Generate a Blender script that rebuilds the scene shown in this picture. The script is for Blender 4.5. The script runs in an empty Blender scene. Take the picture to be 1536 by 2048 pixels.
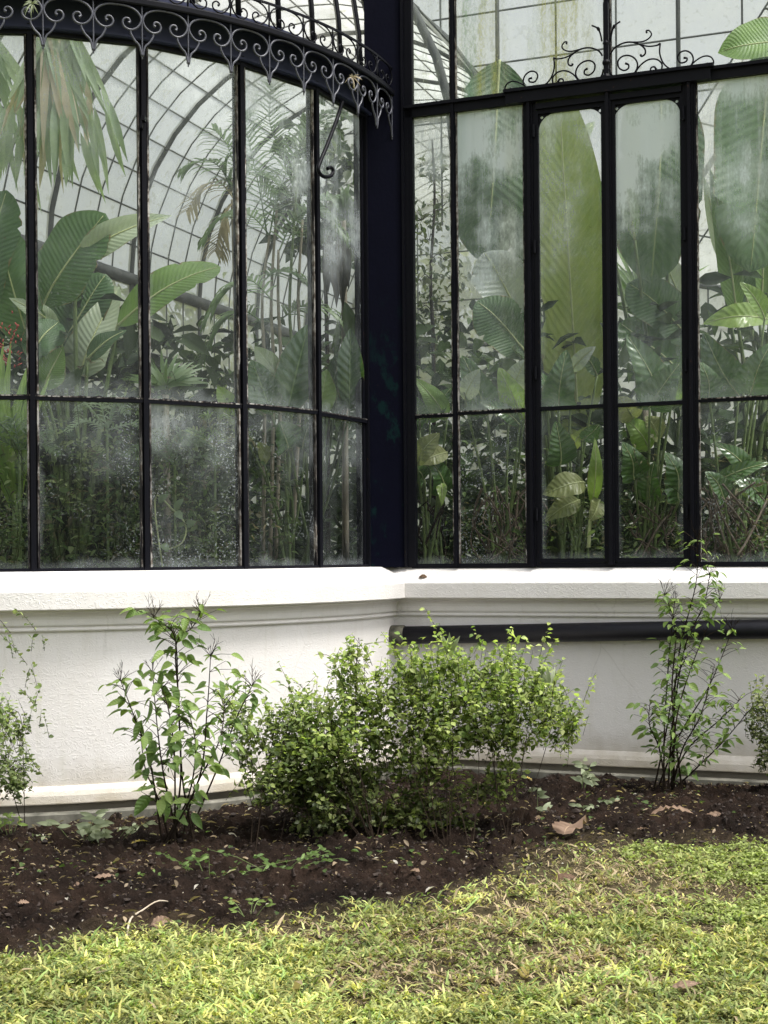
import bpy, bmesh, math, random
import numpy as np
from mathutils import Vector, Matrix
from mathutils.geometry import tessellate_polygon
rnd = random.Random(7)
rng = np.random.default_rng(11)
SC = bpy.context.scene
COL = SC.collection
# ------------------------------------------------------------------ camera, sky, sun, exposure
F = 2840.0; HOR = 1113.6; ROLL = 0.0085; EYE = 1.5          # photo pixels (1536 x 2048)
cam = bpy.data.cameras.new('camera')
cam.sensor_fit = 'VERTICAL'; cam.sensor_height = 36.0; cam.lens = F / 2048 * 36
cam.shift_y = (HOR - 1024) / 2048; cam.clip_end = 2000; cam.clip_start = 0.05
camo = bpy.data.objects.new('camera', cam); COL.objects.link(camo)
camo.matrix_world = Matrix.Translation((0, 0, EYE)) @ Matrix.Rotation(math.pi / 2, 4, 'X') @ Matrix.Rotation(-ROLL, 4, 'Z')
SC.camera = camo
SUN_EL, SUN_AZ = math.radians(64), math.radians(112)         # azimuth clockwise from +Y (away from the camera)
w = bpy.data.worlds.new('World'); SC.world = w; w.use_nodes = True
nt = w.node_tree; nt.nodes.clear()
sky = nt.nodes.new('ShaderNodeTexSky'); sky.sky_type = 'NISHITA'; sky.sun_disc = False
sky.sun_elevation = SUN_EL; sky.sun_rotation = SUN_AZ
sky.air_density = 1.0; sky.dust_density = 6.0; sky.ozone_density = 0.6
hs = nt.nodes.new('ShaderNodeHueSaturation'); hs.inputs['Saturation'].default_value = 0.18
bg = nt.nodes.new('ShaderNodeBackground'); bg.inputs[1].default_value = 0.15
wo = nt.nodes.new('ShaderNodeOutputWorld')
nt.links.new(sky.outputs[0], hs.inputs['Color']); nt.links.new(hs.outputs[0], bg.inputs[0]); nt.links.new(bg.outputs[0], wo.inputs[0])
sl = bpy.data.lights.new('sun', 'SUN'); sl.energy = 2.0; sl.angle = math.radians(12); sl.color = (1.0, 0.962, 0.91)
so = bpy.data.objects.new('sun', sl); COL.objects.link(so)
sd = Vector((math.cos(SUN_EL) * math.sin(SUN_AZ), math.cos(SUN_EL) * math.cos(SUN_AZ), math.sin(SUN_EL)))
so.rotation_euler = sd.to_track_quat('Z', 'Y').to_euler(); so.location = (6, -4, 12)
SC.view_settings.view_transform = 'Standard'; SC.view_settings.look = 'None'
SC.view_settings.exposure = 0.86; SC.view_settings.gamma = 1.0; SC.view_settings.use_curve_mapping = False
SC.render.engine = 'CYCLES'
cy = SC.cycles
cy.use_denoising = True
try: cy.denoiser = 'OPENIMAGEDENOISE'
except Exception: pass
cy.max_bounces = 6; cy.diffuse_bounces = 3; cy.glossy_bounces = 2; cy.transmission_bounces = 4
cy.transparent_max_bounces = 16; cy.caustics_reflective = False; cy.caustics_refractive = False
cy.sample_clamp_indirect = 6.0
cy.use_adaptive_sampling = True; cy.adaptive_threshold = 0.025

# ------------------------------------------------------------------ measuring helpers
def deroll(x, y): return x - (y - 1024) * ROLL, y + (x - 768) * ROLL
def W(x, y, Y):
    x, y = deroll(x, y)
    return Vector(((x - 768) / F * Y, Y, EYE + (HOR - y) / F * Y))
def G(x, y, z=0.0):                                         # a point of the ground
    x, y = deroll(x, y)
    Y = (EYE - z) * F / (y - HOR)
    return Vector(((x - 768) / F * Y, Y, z))
# plan of the glasshouse
CX, CY, R = -2.632, 11.22, 2.668
F0 = Vector((0.2106, 10.3525)); AU = math.radians(20.78)
U = Vector((math.cos(AU), -math.sin(AU))); D = Vector((math.sin(AU), math.cos(AU)))
SCN, TCN = -2.966, -0.197                                   # apse centre in facade coordinates
TH_END = 69.3; TH_STEP = 14.55
def FP(s, t, z): p = F0 + U * s + D * t; return Vector((p.x, p.y, z))
def AP(deg, r, z):
    a = math.radians(deg); return Vector((CX + r * math.sin(a), CY - r * math.cos(a), z))
def SX(x, y, t=0.0):                                        # pixel -> facade plane at depth t
    x, y = deroll(x, y); k = (x - 768) / F
    o = F0 + D * t
    s = (k * o.y - o.x) / (U.x - k * U.y)
    p = o + U * s
    return s, EYE + (HOR - y) / F * p.y
ZS, ZG = 1.441, 4.678
ZTL, ZTR = 2.481, 2.526

# ------------------------------------------------------------------ materials
def newmat(name):
    m = bpy.data.materials.new(name); m.use_nodes = True; m.node_tree.nodes.clear(); return m, m.node_tree
def N(t, kind, **kw):
    n = t.nodes.new(kind)
    for k, v in kw.items():
        if k in n.inputs: n.inputs[k].default_value = v
        else: setattr(n, k, v)
    return n
def noise(t, vec, scale, detail=4, rough=0.55, dist=0.0):
    n = N(t, 'ShaderNodeTexNoise'); n.inputs['Scale'].default_value = scale; n.inputs['Detail'].default_value = detail
    n.inputs['Roughness'].default_value = rough; n.inputs['Distortion'].default_value = dist
    if vec is not None: t.links.new(vec, n.inputs['Vector'])
    return n.outputs['Fac']
def ramp(t, fac, stops):
    r = N(t, 'ShaderNodeValToRGB'); cr = r.color_ramp
    while len(cr.elements) < len(stops): cr.elements.new(0.5)
    for e, (p, c) in zip(cr.elements, stops):
        e.position = p; e.color = (*c, 1) if len(c) == 3 else c
    t.links.new(fac, r.inputs[0]); return r.outputs[0]
def g3(v): return (v, v, v)
def mixc(t, fac, a, b, mode='MIX'):
    m = N(t, 'ShaderNodeMix', data_type='RGBA', blend_type=mode)
    for sock, v in ((m.inputs[0], fac), (m.inputs[6], a), (m.inputs[7], b)):
        if hasattr(v, 'is_output'): t.links.new(v, sock)
        elif isinstance(v, tuple): sock.default_value = (*v, 1)
        else: sock.default_value = v
    return m.outputs[2]
def math_(t, op, a, b=0.0, clamp=False):
    m = N(t, 'ShaderNodeMath', operation=op); m.use_clamp = clamp
    for i, v in enumerate((a, b)):
        if hasattr(v, 'is_output'): t.links.new(v, m.inputs[i])
        else: m.inputs[i].default_value = v
    return m.outputs[0]
def geo(t): return N(t, 'ShaderNodeNewGeometry').outputs['Position']
def scaled(t, vec, s):
    m = N(t, 'ShaderNodeMapping'); m.inputs['Scale'].default_value = s; t.links.new(vec, m.inputs['Vector']); return m.outputs[0]
def bump(t, h, strength, dist=0.02):
    b = N(t, 'ShaderNodeBump'); b.inputs['Strength'].default_value = strength; b.inputs['Distance'].default_value = dist
    t.links.new(h, b.inputs['Height']); return b.outputs[0]
def finish(t, sh):
    o = N(t, 'ShaderNodeOutputMaterial'); t.links.new(sh, o.inputs[0])
def principled(t, col, rough=0.6, normal=None, spec=0.5):
    p = N(t, 'ShaderNodeBsdfPrincipled')
    if hasattr(col, 'is_output'): t.links.new(col, p.inputs['Base Color'])
    else: p.inputs['Base Color'].default_value = (*col, 1)
    if hasattr(rough, 'is_output'): t.links.new(rough, p.inputs['Roughness'])
    else: p.inputs['Roughness'].default_value = rough
    p.inputs['Specular IOR Level'].default_value = spec
    if normal is not None: t.links.new(normal, p.inputs['Normal'])
    return p.outputs[0]

def plain(name, c1, c2, scale=9, rough=0.7, b=0.4, spec=0.3):
    m, t = newmat(name); P = geo(t); n = noise(t, P, scale, 5, 0.6)
    finish(t, principled(t, ramp(t, n, [(0.3, c1), (0.7, c2)]), rough, bump(t, noise(t, P, scale * 4, 4), b, 0.006), spec)); return m
def wall_mat(name, rough_amt, stain=1.0):
    m, t = newmat(name); P = geo(t)
    n1 = noise(t, P, 1.6, 5, 0.6); n2 = noise(t, scaled(t, P, (3, 3, 0.7)), 3.0, 5, 0.6)
    col = ramp(t, n1, [(0.3, (0.75, 0.722, 0.69)), (0.7, (0.81, 0.79, 0.77))])
    dirt = ramp(t, n2, [(0.55, g3(0)), (0.85, g3(0.35 * stain))])
    col = mixc(t, dirt, col, (0.58, 0.54, 0.45))
    sp = ramp(t, noise(t, P, 55, 2), [(0.73, g3(0)), (0.76, g3(0.35 * stain))])
    col = mixc(t, sp, col, (0.36, 0.30, 0.22))
    zz = N(t, 'ShaderNodeSeparateXYZ'); t.links.new(P, zz.inputs[0])
    sp2 = N(t, 'ShaderNodeMapRange'); t.links.new(math_(t, 'ADD', zz.outputs[2], math_(t, 'MULTIPLY', noise(t, P, 5, 4), -0.34)), sp2.inputs[0]); sp2.inputs[1].default_value = 0.16; sp2.inputs[2].default_value = -0.14
    col = mixc(t, math_(t, 'MULTIPLY', sp2.outputs[0], 0.8), col, (0.33, 0.28, 0.19))
    drip = ramp(t, noise(t, scaled(t, P, (9, 9, 0.5)), 2.0, 4, 0.6), [(0.60, g3(0)), (0.78, g3(0.30 * stain))])
    col = mixc(t, drip, col, (0.50, 0.49, 0.38))
    vo = N(t, 'ShaderNodeTexVoronoi', feature='DISTANCE_TO_EDGE'); vo.inputs['Scale'].default_value = 2.2
    t.links.new(mixc(t, 0.10, P, N(t, 'ShaderNodeTexNoise', Scale=3.0).outputs['Color']), vo.inputs['Vector'])
    cm_ = ramp(t, noise(t, P, 1.1, 3), [(0.52, g3(0)), (0.60, g3(0.20))])
    ck = ramp(t, vo.outputs['Distance'], [(0.0, g3(1)), (0.012, g3(0))])
    col = mixc(t, math_(t, 'MULTIPLY', ck, cm_), col, (0.34, 0.32, 0.27))
    tro = noise(t, P, 5, 4, 0.55, 1.2)
    ridge = ramp(t, noise(t, scaled(t, P, (1, 1, 1.6)), 13, 3, 0.5, 2.2), [(0.47, g3(0)), (0.52, g3(1)), (0.60, g3(0.15))])
    h = math_(t, 'ADD', math_(t, 'MULTIPLY', tro, 0.6), math_(t, 'MULTIPLY', ridge, 0.35))
    h = math_(t, 'ADD', h, math_(t, 'MULTIPLY', noise(t, P, 40, 2), 0.05))
    finish(t, principled(t, col, 0.75, bump(t, h, rough_amt, 0.02), 0.3)); return m
M = {}
M['wall'] = wall_mat('white_stucco', 0.26)
M['ledge'] = wall_mat('white_ledge_paint', 0.30)
M['moulding'] = wall_mat('white_moulding_paint', 0.16)

def iron_mat(name, base, base2, chip=0.62, green=None, spec=0.5):
    m, t = newmat(name); P = geo(t)
    col = mixc(t, noise(t, P, 6, 5), base, base2)
    if green:
        gf = ramp(t, noise(t, scaled(t, P, (1, 1, 0.6)), 5.0, 6, 0.7), [(0.56, g3(0)), (0.62, g3(0.55))])
        hz = N(t, 'ShaderNodeSeparateXYZ'); t.links.new(P, hz.inputs[0])
        hf = N(t, 'ShaderNodeMapRange'); t.links.new(hz.outputs[2], hf.inputs[0]); hf.inputs[1].default_value = 3.6; hf.inputs[2].default_value = 2.6
        col = mixc(t, math_(t, 'MULTIPLY', gf, hf.outputs[0]), col, green)
    rust = ramp(t, noise(t, P, 22, 5, 0.65), [(chip, g3(0)), (chip + 0.05, g3(0.8))])
    col = mixc(t, rust, col, (0.055, 0.028, 0.018))
    wf = ramp(t, noise(t, scaled(t, P, (1, 1, 0.5)), 48, 4, 0.6), [(chip + 0.09, g3(0)), (chip + 0.115, g3(0.8))])
    col = mixc(t, wf, col, (0.34, 0.33, 0.31))
    h = math_(t, 'ADD', noise(t, P, 40, 4), math_(t, 'MULTIPLY', rust, -0.4))
    ro = math_(t, 'ADD', math_(t, 'MULTIPLY', noise(t, P, 14, 3), 0.35), 0.28)
    finish(t, principled(t, col, ro, bump(t, h, 0.35, 0.004), spec)); return m
M['worn'] = iron_mat('thick_painted_black_iron', (0.0035, 0.004, 0.007), (0.007, 0.007, 0.010), 0.68, spec=0.08)
M['iron'] = iron_mat('black_painted_iron', (0.0035, 0.004, 0.007), (0.007, 0.007, 0.010), 0.68, spec=0.10)
def bead_mat():
    m, t = newmat('peeling_putty_bead'); P = geo(t)
    f = ramp(t, noise(t, scaled(t, P, (9, 9, 1.0)), 4.0, 6, 0.75), [(0.47, g3(0)), (0.53, g3(1))])
    f2 = ramp(t, noise(t, scaled(t, P, (1, 1, 0.6)), 1.3, 2), [(0.36, g3(0.1)), (0.55, g3(1))])
    col = mixc(t, math_(t, 'MULTIPLY', f, f2), (0.008, 0.007, 0.008), ramp(t, noise(t, P, 30, 3), [(0.4, (0.14, 0.115, 0.095)), (0.6, (0.42, 0.41, 0.39))]))
    finish(t, principled(t, col, 0.7, bump(t, noise(t, P, 45, 4), 0.6, 0.006), 0.2)); return m
M['bead'] = bead_mat()
M['navy'] = iron_mat('navy_painted_iron', (0.020, 0.024, 0.055), (0.028, 0.033, 0.068), 0.72, spec=0.2)
M['post'] = iron_mat('navy_post_paint', (0.0016, 0.0019, 0.0062), (0.0026, 0.003, 0.010), 0.72, (0.004, 0.022, 0.020), 0.04)
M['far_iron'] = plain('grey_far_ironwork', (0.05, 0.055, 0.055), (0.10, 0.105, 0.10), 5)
M['scroll'] = iron_mat('weathered_scroll_iron', (0.036, 0.038, 0.055), (0.072, 0.075, 0.095), 0.74)
M['pipe'] = iron_mat('black_pipe_paint', (0.005, 0.005, 0.009), (0.010, 0.010, 0.015), 0.71, spec=0.34)

def glass_mat():
    m, t = newmat('dirty_window_glass_painted_sheen'); P = geo(t)
    oi = N(t, 'ShaderNodeObjectInfo'); sp = N(t, 'ShaderNodeSeparateColor'); t.links.new(oi.outputs['Color'], sp.inputs[0])
    off = N(t, 'ShaderNodeCombineXYZ')
    for i in range(3): t.links.new(math_(t, 'MULTIPLY', oi.outputs['Random'], 37.0 + i * 11), off.inputs[i])
    va = N(t, 'ShaderNodeVectorMath', operation='ADD'); t.links.new(P, va.inputs[0]); t.links.new(off.outputs[0], va.inputs[1]); Q = va.outputs[0]
    cloud = ramp(t, noise(t, Q, 2.0, 3, 0.6), [(0.42, g3(0)), (0.70, g3(1))])
    streak = ramp(t, noise(t, scaled(t, Q, (11, 11, 0.55)), 2.4, 4, 0.65), [(0.42, g3(0)), (0.75, g3(1))])
    fine = ramp(t, noise(t, scaled(t, Q, (1, 1, 0.45)), 60, 2, 0.7), [(0.40, g3(0)), (0.75, g3(1))])
    speck = ramp(t, noise(t, Q, 85, 1, 0.6), [(0.60, g3(0)), (0.66, g3(1))])
    uv = N(t, 'ShaderNodeUVMap'); su = N(t, 'ShaderNodeSeparateXYZ'); t.links.new(uv.outputs[0], su.inputs[0])
    ed = None
    for i in (0, 1):
        a = math_(t, 'MINIMUM', su.outputs[i], math_(t, 'SUBTRACT', 1.0, su.outputs[i]))
        ed = a if ed is None else math_(t, 'MINIMUM', math_(t, 'MULTIPLY', ed, 0.7), a)
    edge = N(t, 'ShaderNodeMapRange'); t.links.new(math_(t, 'ADD', ed, math_(t, 'MULTIPLY', noise(t, Q, 7, 2), 0.13)), edge.inputs[0])
    edge.inputs[1].default_value = 0.125; edge.inputs[2].default_value = 0.05
    lev = sp.outputs[0]; alg = sp.outputs[1]; spk = sp.outputs[2]
    f = math_(t, 'ADD', math_(t, 'MULTIPLY', cloud, 0.55), math_(t, 'MULTIPLY', streak, 0.36))
    mist_sheen = N(t, 'ShaderNodeMapRange', interpolation_type='SMOOTHSTEP'); t.links.new(math_(t, 'ADD', su.outputs[1], math_(t, 'MULTIPLY', math_(t, 'SUBTRACT', cloud, 0.5), 0.35)), mist_sheen.inputs[0])
    mist_sheen.inputs[1].default_value = 0.40; mist_sheen.inputs[2].default_value = 0.95; mist_sheen.inputs[3].default_value = 0.30; mist_sheen.inputs[4].default_value = 2.1  # milky film thickens toward the pane top; sky reflection is painted in with it
    f = math_(t, 'MULTIPLY', math_(t, 'MULTIPLY', math_(t, 'ADD', f, 0.20), lev), mist_sheen.outputs[0])
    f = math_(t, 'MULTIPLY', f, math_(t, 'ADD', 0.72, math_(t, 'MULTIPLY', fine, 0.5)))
    pat = ramp(t, noise(t, Q, 3.1, 3), [(0.45, g3(0)), (0.62, g3(1))])
    f = math_(t, 'ADD', f, math_(t, 'MULTIPLY', math_(t, 'MULTIPLY', speck, pat), math_(t, 'MULTIPLY', spk, 0.26)))
    f = math_(t, 'ADD', f, math_(t, 'MULTIPLY', edge.outputs[0], 0.24), True)
    ac = ramp(t, noise(t, scaled(t, Q, (4, 4, 0.35)), 1.7, 3, 0.65), [(0.40, g3(0)), (0.60, g3(1))])
    acol = mixc(t, ramp(t, noise(t, scaled(t, Q, (3, 3, .3)), 1.3, 2), [(0.42, g3(0)), (0.55, g3(1))]), (0.17, 0.33, 0.26), (0.46, 0.47, 0.17))
    af = math_(t, 'MULTIPLY', ac, alg)
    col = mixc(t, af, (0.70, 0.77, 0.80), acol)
    f = math_(t, 'ADD', f, math_(t, 'MULTIPLY', math_(t, 'MULTIPLY', af, math_(t, 'ADD', 0.35, math_(t, 'MULTIPLY', fine, 0.65))), 0.75), True)
    f = math_(t, 'MINIMUM', f, 0.9)
    di = N(t, 'ShaderNodeBsdfDiffuse'); tr = N(t, 'ShaderNodeBsdfTranslucent')
    t.links.new(col, di.inputs[0]); t.links.new(col, tr.inputs[0])
    m1 = N(t, 'ShaderNodeMixShader'); m1.inputs[0].default_value = 0.42; t.links.new(di.outputs[0], m1.inputs[1]); t.links.new(tr.outputs[0], m1.inputs[2])
    tp = N(t, 'ShaderNodeBsdfTransparent'); tp.inputs[0].default_value = (0.90, 0.94, 0.92, 1)
    m2 = N(t, 'ShaderNodeMixShader'); t.links.new(f, m2.inputs[0]); t.links.new(tp.outputs[0], m2.inputs[1]); t.links.new(m1.outputs[0], m2.inputs[2])
    gl = N(t, 'ShaderNodeBsdfGlossy'); gl.inputs['Roughness'].default_value = 0.06; gl.inputs[0].default_value = (1, 1, 1, 1)
    fr = N(t, 'ShaderNodeFresnel'); fr.inputs[0].default_value = 1.28
    t.links.new(bump(t, noise(t, P, 2.0, 2), 0.12, 0.02), gl.inputs['Normal'])
    m3 = N(t, 'ShaderNodeMixShader'); t.links.new(fr.outputs[0], m3.inputs[0]); t.links.new(m2.outputs[0], m3.inputs[1]); t.links.new(gl.outputs[0], m3.inputs[2])
    finish(t, m3.outputs[0]); return m
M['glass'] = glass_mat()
def roofglass(name, ca, cb, opaque):
    m, t = newmat(name); P = geo(t)
    n = noise(t, P, 1.3, 3, 0.65); n2 = ramp(t, noise(t, P, 9, 2, 0.6), [(0.58, g3(0)), (0.7, g3(0.6))])
    col = ramp(t, n, [(0.3, ca), (0.7, cb)])
    col = mixc(t, n2, col, (0.40, 0.40, 0.26))
    tr = N(t, 'ShaderNodeBsdfTranslucent'); t.links.new(col, tr.inputs[0])
    di = N(t, 'ShaderNodeBsdfDiffuse'); t.links.new(col, di.inputs[0])
    m1 = N(t, 'ShaderNodeMixShader'); m1.inputs[0].default_value = 0.3; t.links.new(tr.outputs[0], m1.inputs[1]); t.links.new(di.outputs[0], m1.inputs[2])
    tp = N(t, 'ShaderNodeBsdfTransparent')
    f = math_(t, 'ADD', math_(t, 'MULTIPLY', n, 0.6), opaque)
    m2 = N(t, 'ShaderNodeMixShader'); t.links.new(f, m2.inputs[0]); t.links.new(tp.outputs[0], m2.inputs[1]); t.links.new(m1.outputs[0], m2.inputs[2])
    finish(t, m2.outputs[0]); return m
M['roofglass'] = roofglass('grimy_roof_glass', (0.70, 0.70, 0.66), (0.84, 0.84, 0.82), -0.02)
M['farglass'] = roofglass('algae_stained_far_glass', (0.46, 0.475, 0.43), (0.72, 0.73, 0.71), 0.36)

M['hallglass'] = roofglass('pale_hall_glass', (0.72, 0.72, 0.66), (0.90, 0.90, 0.87), 0.22)

def leaf_mat(name, c1, c2, trans=0.35, rough=0.42, veins=0.0, rib=None, spec=0.45, attr=False, dark=None):
    m, t = newmat(name); P = geo(t)
    oi = N(t, 'ShaderNodeObjectInfo')
    nf = noise(t, P, 7, 4, 0.6)
    nf = math_(t, 'ADD', math_(t, 'MULTIPLY', nf, 0.75), math_(t, 'MULTIPLY', oi.outputs['Random'], 0.25))
    col = ramp(t, nf, [(0.3, c1), (0.72, c2)])
    if attr:
        at = N(t, 'ShaderNodeAttribute'); at.attribute_name = 'Col'
        col = mixc(t, 1.0, col, at.outputs['Color'], 'MULTIPLY')
    normal = None
    if veins > 0:
        uv = N(t, 'ShaderNodeUVMap'); s = N(t, 'ShaderNodeSeparateXYZ'); t.links.new(uv.outputs[0], s.inputs[0])
        ax = math_(t, 'ABSOLUTE', math_(t, 'SUBTRACT', s.outputs[0], 0.5))
        ph = math_(t, 'MULTIPLY', math_(t, 'SUBTRACT', s.outputs[1], math_(t, 'MULTIPLY', ax, 0.28)), veins)
        wv = math_(t, 'SINE', ph)
        vf = math_(t, 'MULTIPLY', math_(t, 'MAXIMUM', math_(t, 'SUBTRACT', wv, 0.55), 0.0), 0.38)
        col = mixc(t, vf, col, rib or c2)
        rf = N(t, 'ShaderNodeMapRange'); t.links.new(ax, rf.inputs[0]); rf.inputs[1].default_value = 0.028; rf.inputs[2].default_value = 0.012
        col = mixc(t, math_(t, 'MULTIPLY', rf.outputs[0], 0.85), col, rib or c2)
        eb = math_(t, 'ADD', ax, math_(t, 'MULTIPLY', math_(t, 'SUBTRACT', noise(t, P, 9, 3), 0.5), 0.22))
        ebr = ramp(t, eb, [(0.485, g3(0)), (0.52, g3(0.85))]); col = mixc(t, ebr, col, (0.23, 0.16, 0.07))
        normal = bump(t, wv, 0.25, 0.006)
    spot = ramp(t, noise(t, P, 26, 3, 0.6), [(0.70, g3(0)), (0.74, g3(0.5))])
    col = mixc(t, spot, col, dark or (0.10, 0.075, 0.03))
    pr = principled(t, col, rough, normal, spec)
    tr = N(t, 'ShaderNodeBsdfTranslucent')
    t.links.new(mixc(t, 1.0, col, (1.0, 1.1, 0.55), 'MULTIPLY'), tr.inputs[0])
    mx = N(t, 'ShaderNodeMixShader'); mx.inputs[0].default_value = trans
    t.links.new(pr, mx.inputs[1]); t.links.new(tr.outputs[0], mx.inputs[2])
    finish(t, mx.outputs[0]); return m
M['banana_dark'] = leaf_mat('banana_leaf_dark', (0.058, 0.122, 0.046), (0.098, 0.186, 0.064), 0.30, 0.45, 150, (0.16, 0.25, 0.10))
M['banana_mid'] = leaf_mat('banana_leaf_mid', (0.150, 0.263, 0.069), (0.237, 0.375, 0.100), 0.40, 0.45, 150, (0.30, 0.40, 0.15))
M['banana_pale'] = leaf_mat('banana_leaf_pale', (0.36, 0.44, 0.30), (0.52, 0.58, 0.44), 0.35, 0.4, 120, (0.62, 0.66, 0.5))
M['banana_yellow'] = leaf_mat('banana_leaf_yellow', (0.275, 0.350, 0.088), (0.413, 0.450, 0.138), 0.45, 0.45, 190, (0.50, 0.54, 0.24))
M['silver'] = leaf_mat('leaf_backlit_silver', (0.42, 0.47, 0.45), (0.56, 0.60, 0.57), 0.3, 0.35, 90, (0.66, 0.7, 0.6))  # pale backlit look painted into the leaf colour
M['philo'] = leaf_mat('philodendron_leaf', (0.047, 0.116, 0.023), (0.084, 0.179, 0.037), 0.20, 0.20, 62, (0.20, 0.30, 0.09), 0.8)
M['philo_light'] = leaf_mat('philodendron_young_leaf', (0.221, 0.364, 0.065), (0.351, 0.494, 0.117), 0.40, 0.28, 62, (0.40, 0.48, 0.18), 0.6)
M['olive'] = leaf_mat('olive_old_leaf', (0.240, 0.276, 0.108), (0.372, 0.384, 0.180), 0.35, 0.35, 62, (0.4, 0.42, 0.2))
M['palm'] = leaf_mat('palm_leaflet', (0.106, 0.181, 0.069), (0.181, 0.265, 0.106), 0.35, 0.4)
M['fan'] = leaf_mat('fan_palm_segment', (0.26, 0.36, 0.22), (0.40, 0.49, 0.32), 0.45, 0.4)
M['fan_dry'] = leaf_mat('dry_fan_segment', (0.50, 0.42, 0.30), (0.66, 0.57, 0.43), 0.35, 0.6)
M['palm_dry'] = leaf_mat('dry_palm_leaflet', (0.30, 0.25, 0.14), (0.42, 0.36, 0.22), 0.3, 0.6)
M['under'] = leaf_mat('undergrowth_leaf', (0.8, 0.8, 0.8), (1, 1, 1), 0.35, 0.6, attr=True, spec=0.12)
M['tree_leaf'] = leaf_mat('tree_leaf', (0.8, 0.8, 0.8), (1, 1, 1), 0.35, 0.45, attr=True)
M['bush'] = leaf_mat('bush_leaf', (0.8, 0.8, 0.8), (1, 1, 1), 0.52, 0.5, attr=True, spec=0.3)
M['shrub'] = leaf_mat('shrub_leaf', (0.102, 0.178, 0.051), (0.196, 0.297, 0.085), 0.38, 0.45, 40, (0.17, 0.24, 0.08), 0.35)
M['shrub_young'] = leaf_mat('shrub_young_leaf', (0.176, 0.270, 0.068), (0.297, 0.405, 0.115), 0.42, 0.45, 40, (0.28, 0.34, 0.12), 0.35)
M['grass'] = leaf_mat('lawn_blade', (0.8, 0.8, 0.8), (1, 1, 1), 0.40, 0.6, attr=True, spec=0.25, dark=(0.3, 0.22, 0.12))
M['seedling'] = leaf_mat('grey_green_leaf', (0.22, 0.26, 0.16), (0.32, 0.36, 0.22), 0.3, 0.6)
M['dry'] = leaf_mat('dry_fallen_leaf', (0.13, 0.085, 0.058), (0.29, 0.20, 0.145), 0.2, 0.7, 30, (0.42, 0.3, 0.2), 0.2)
M['dry_dark'] = leaf_mat('dark_fallen_leaf', (0.07, 0.042, 0.026), (0.13, 0.08, 0.05), 0.1, 0.7, 30, (0.16, 0.1, 0.06), 0.2)
M['dry_yellow'] = leaf_mat('yellow_fallen_leaf', (0.42, 0.30, 0.07), (0.58, 0.45, 0.12), 0.3, 0.6, 30, (0.6, 0.5, 0.2), 0.2)
M['dead'] = leaf_mat('dead_hanging_leaf', (0.045, 0.042, 0.03), (0.085, 0.075, 0.05), 0.1, 0.7)
M['stem_dark'] = plain('dark_twig_bark', (0.014, 0.0105, 0.0075), (0.034, 0.025, 0.018), 30, 0.9, 0.4, 0.04)
M['stem_green'] = plain('green_stem', (0.10, 0.15, 0.05), (0.17, 0.22, 0.08), 20, 0.5)
M['stem_pale'] = plain('pale_midrib', (0.38, 0.42, 0.20), (0.50, 0.54, 0.28), 20, 0.5)
M['stem_brown'] = plain('brown_root_stem', (0.085, 0.062, 0.045), (0.15, 0.115, 0.085), 20)
M['trunk'] = plain('grey_palm_trunk', (0.20, 0.17, 0.12), (0.32, 0.28, 0.21), 12)
M['red'] = plain('red_flower', (0.30, 0.05, 0.045), (0.45, 0.10, 0.08), 20)
M['kerb'] = plain('mossy_concrete', (0.045, 0.045, 0.034), (0.21, 0.20, 0.165), 7)
M['socket'] = plain('mossy_pipe_socket', (0.02, 0.022, 0.016), (0.16, 0.15, 0.11), 16)
M['litter'] = plain('pale_litter', (0.30, 0.24, 0.17), (0.55, 0.48, 0.38), 14)
M['crumb'] = plain('soil_crumb', (0.010, 0.0065, 0.005), (0.042, 0.028, 0.021), 16)
M['path'] = plain('gravel_path', (0.42, 0.39, 0.33), (0.56, 0.52, 0.46), 5)
def soil_mat():
    m, t = newmat('dark_garden_soil'); P = geo(t)
    at = N(t, 'ShaderNodeAttribute'); at.attribute_name = 'Col'
    n = noise(t, P, 14, 8, 0.72); n2 = noise(t, P, 60, 4, 0.7)
    col = ramp(t, math_(t, 'ADD', math_(t, 'MULTIPLY', n, 0.6), math_(t, 'MULTIPLY', n2, 0.4)), [(0.3, (0.008, 0.0052, 0.0036)), (0.55, (0.022, 0.0145, 0.0108)), (0.8, (0.062, 0.044, 0.033))])
    pt = ramp(t, noise(t, P, 1.4, 4, 0.6), [(0.38, g3(0.42)), (0.62, (1.25, 1.18, 1.12))]); col = mixc(t, 1.0, col, pt, 'MULTIPLY')
    col = mixc(t, at.outputs['Fac'], col, ramp(t, n, [(0.3, (0.030, 0.026, 0.014)), (0.7, (0.095, 0.075, 0.042))]))
    finish(t, principled(t, col, 0.95, bump(t, math_(t, 'ADD', n, n2), 0.9, 0.02), 0.1)); return m
M['soil'] = soil_mat()

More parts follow.
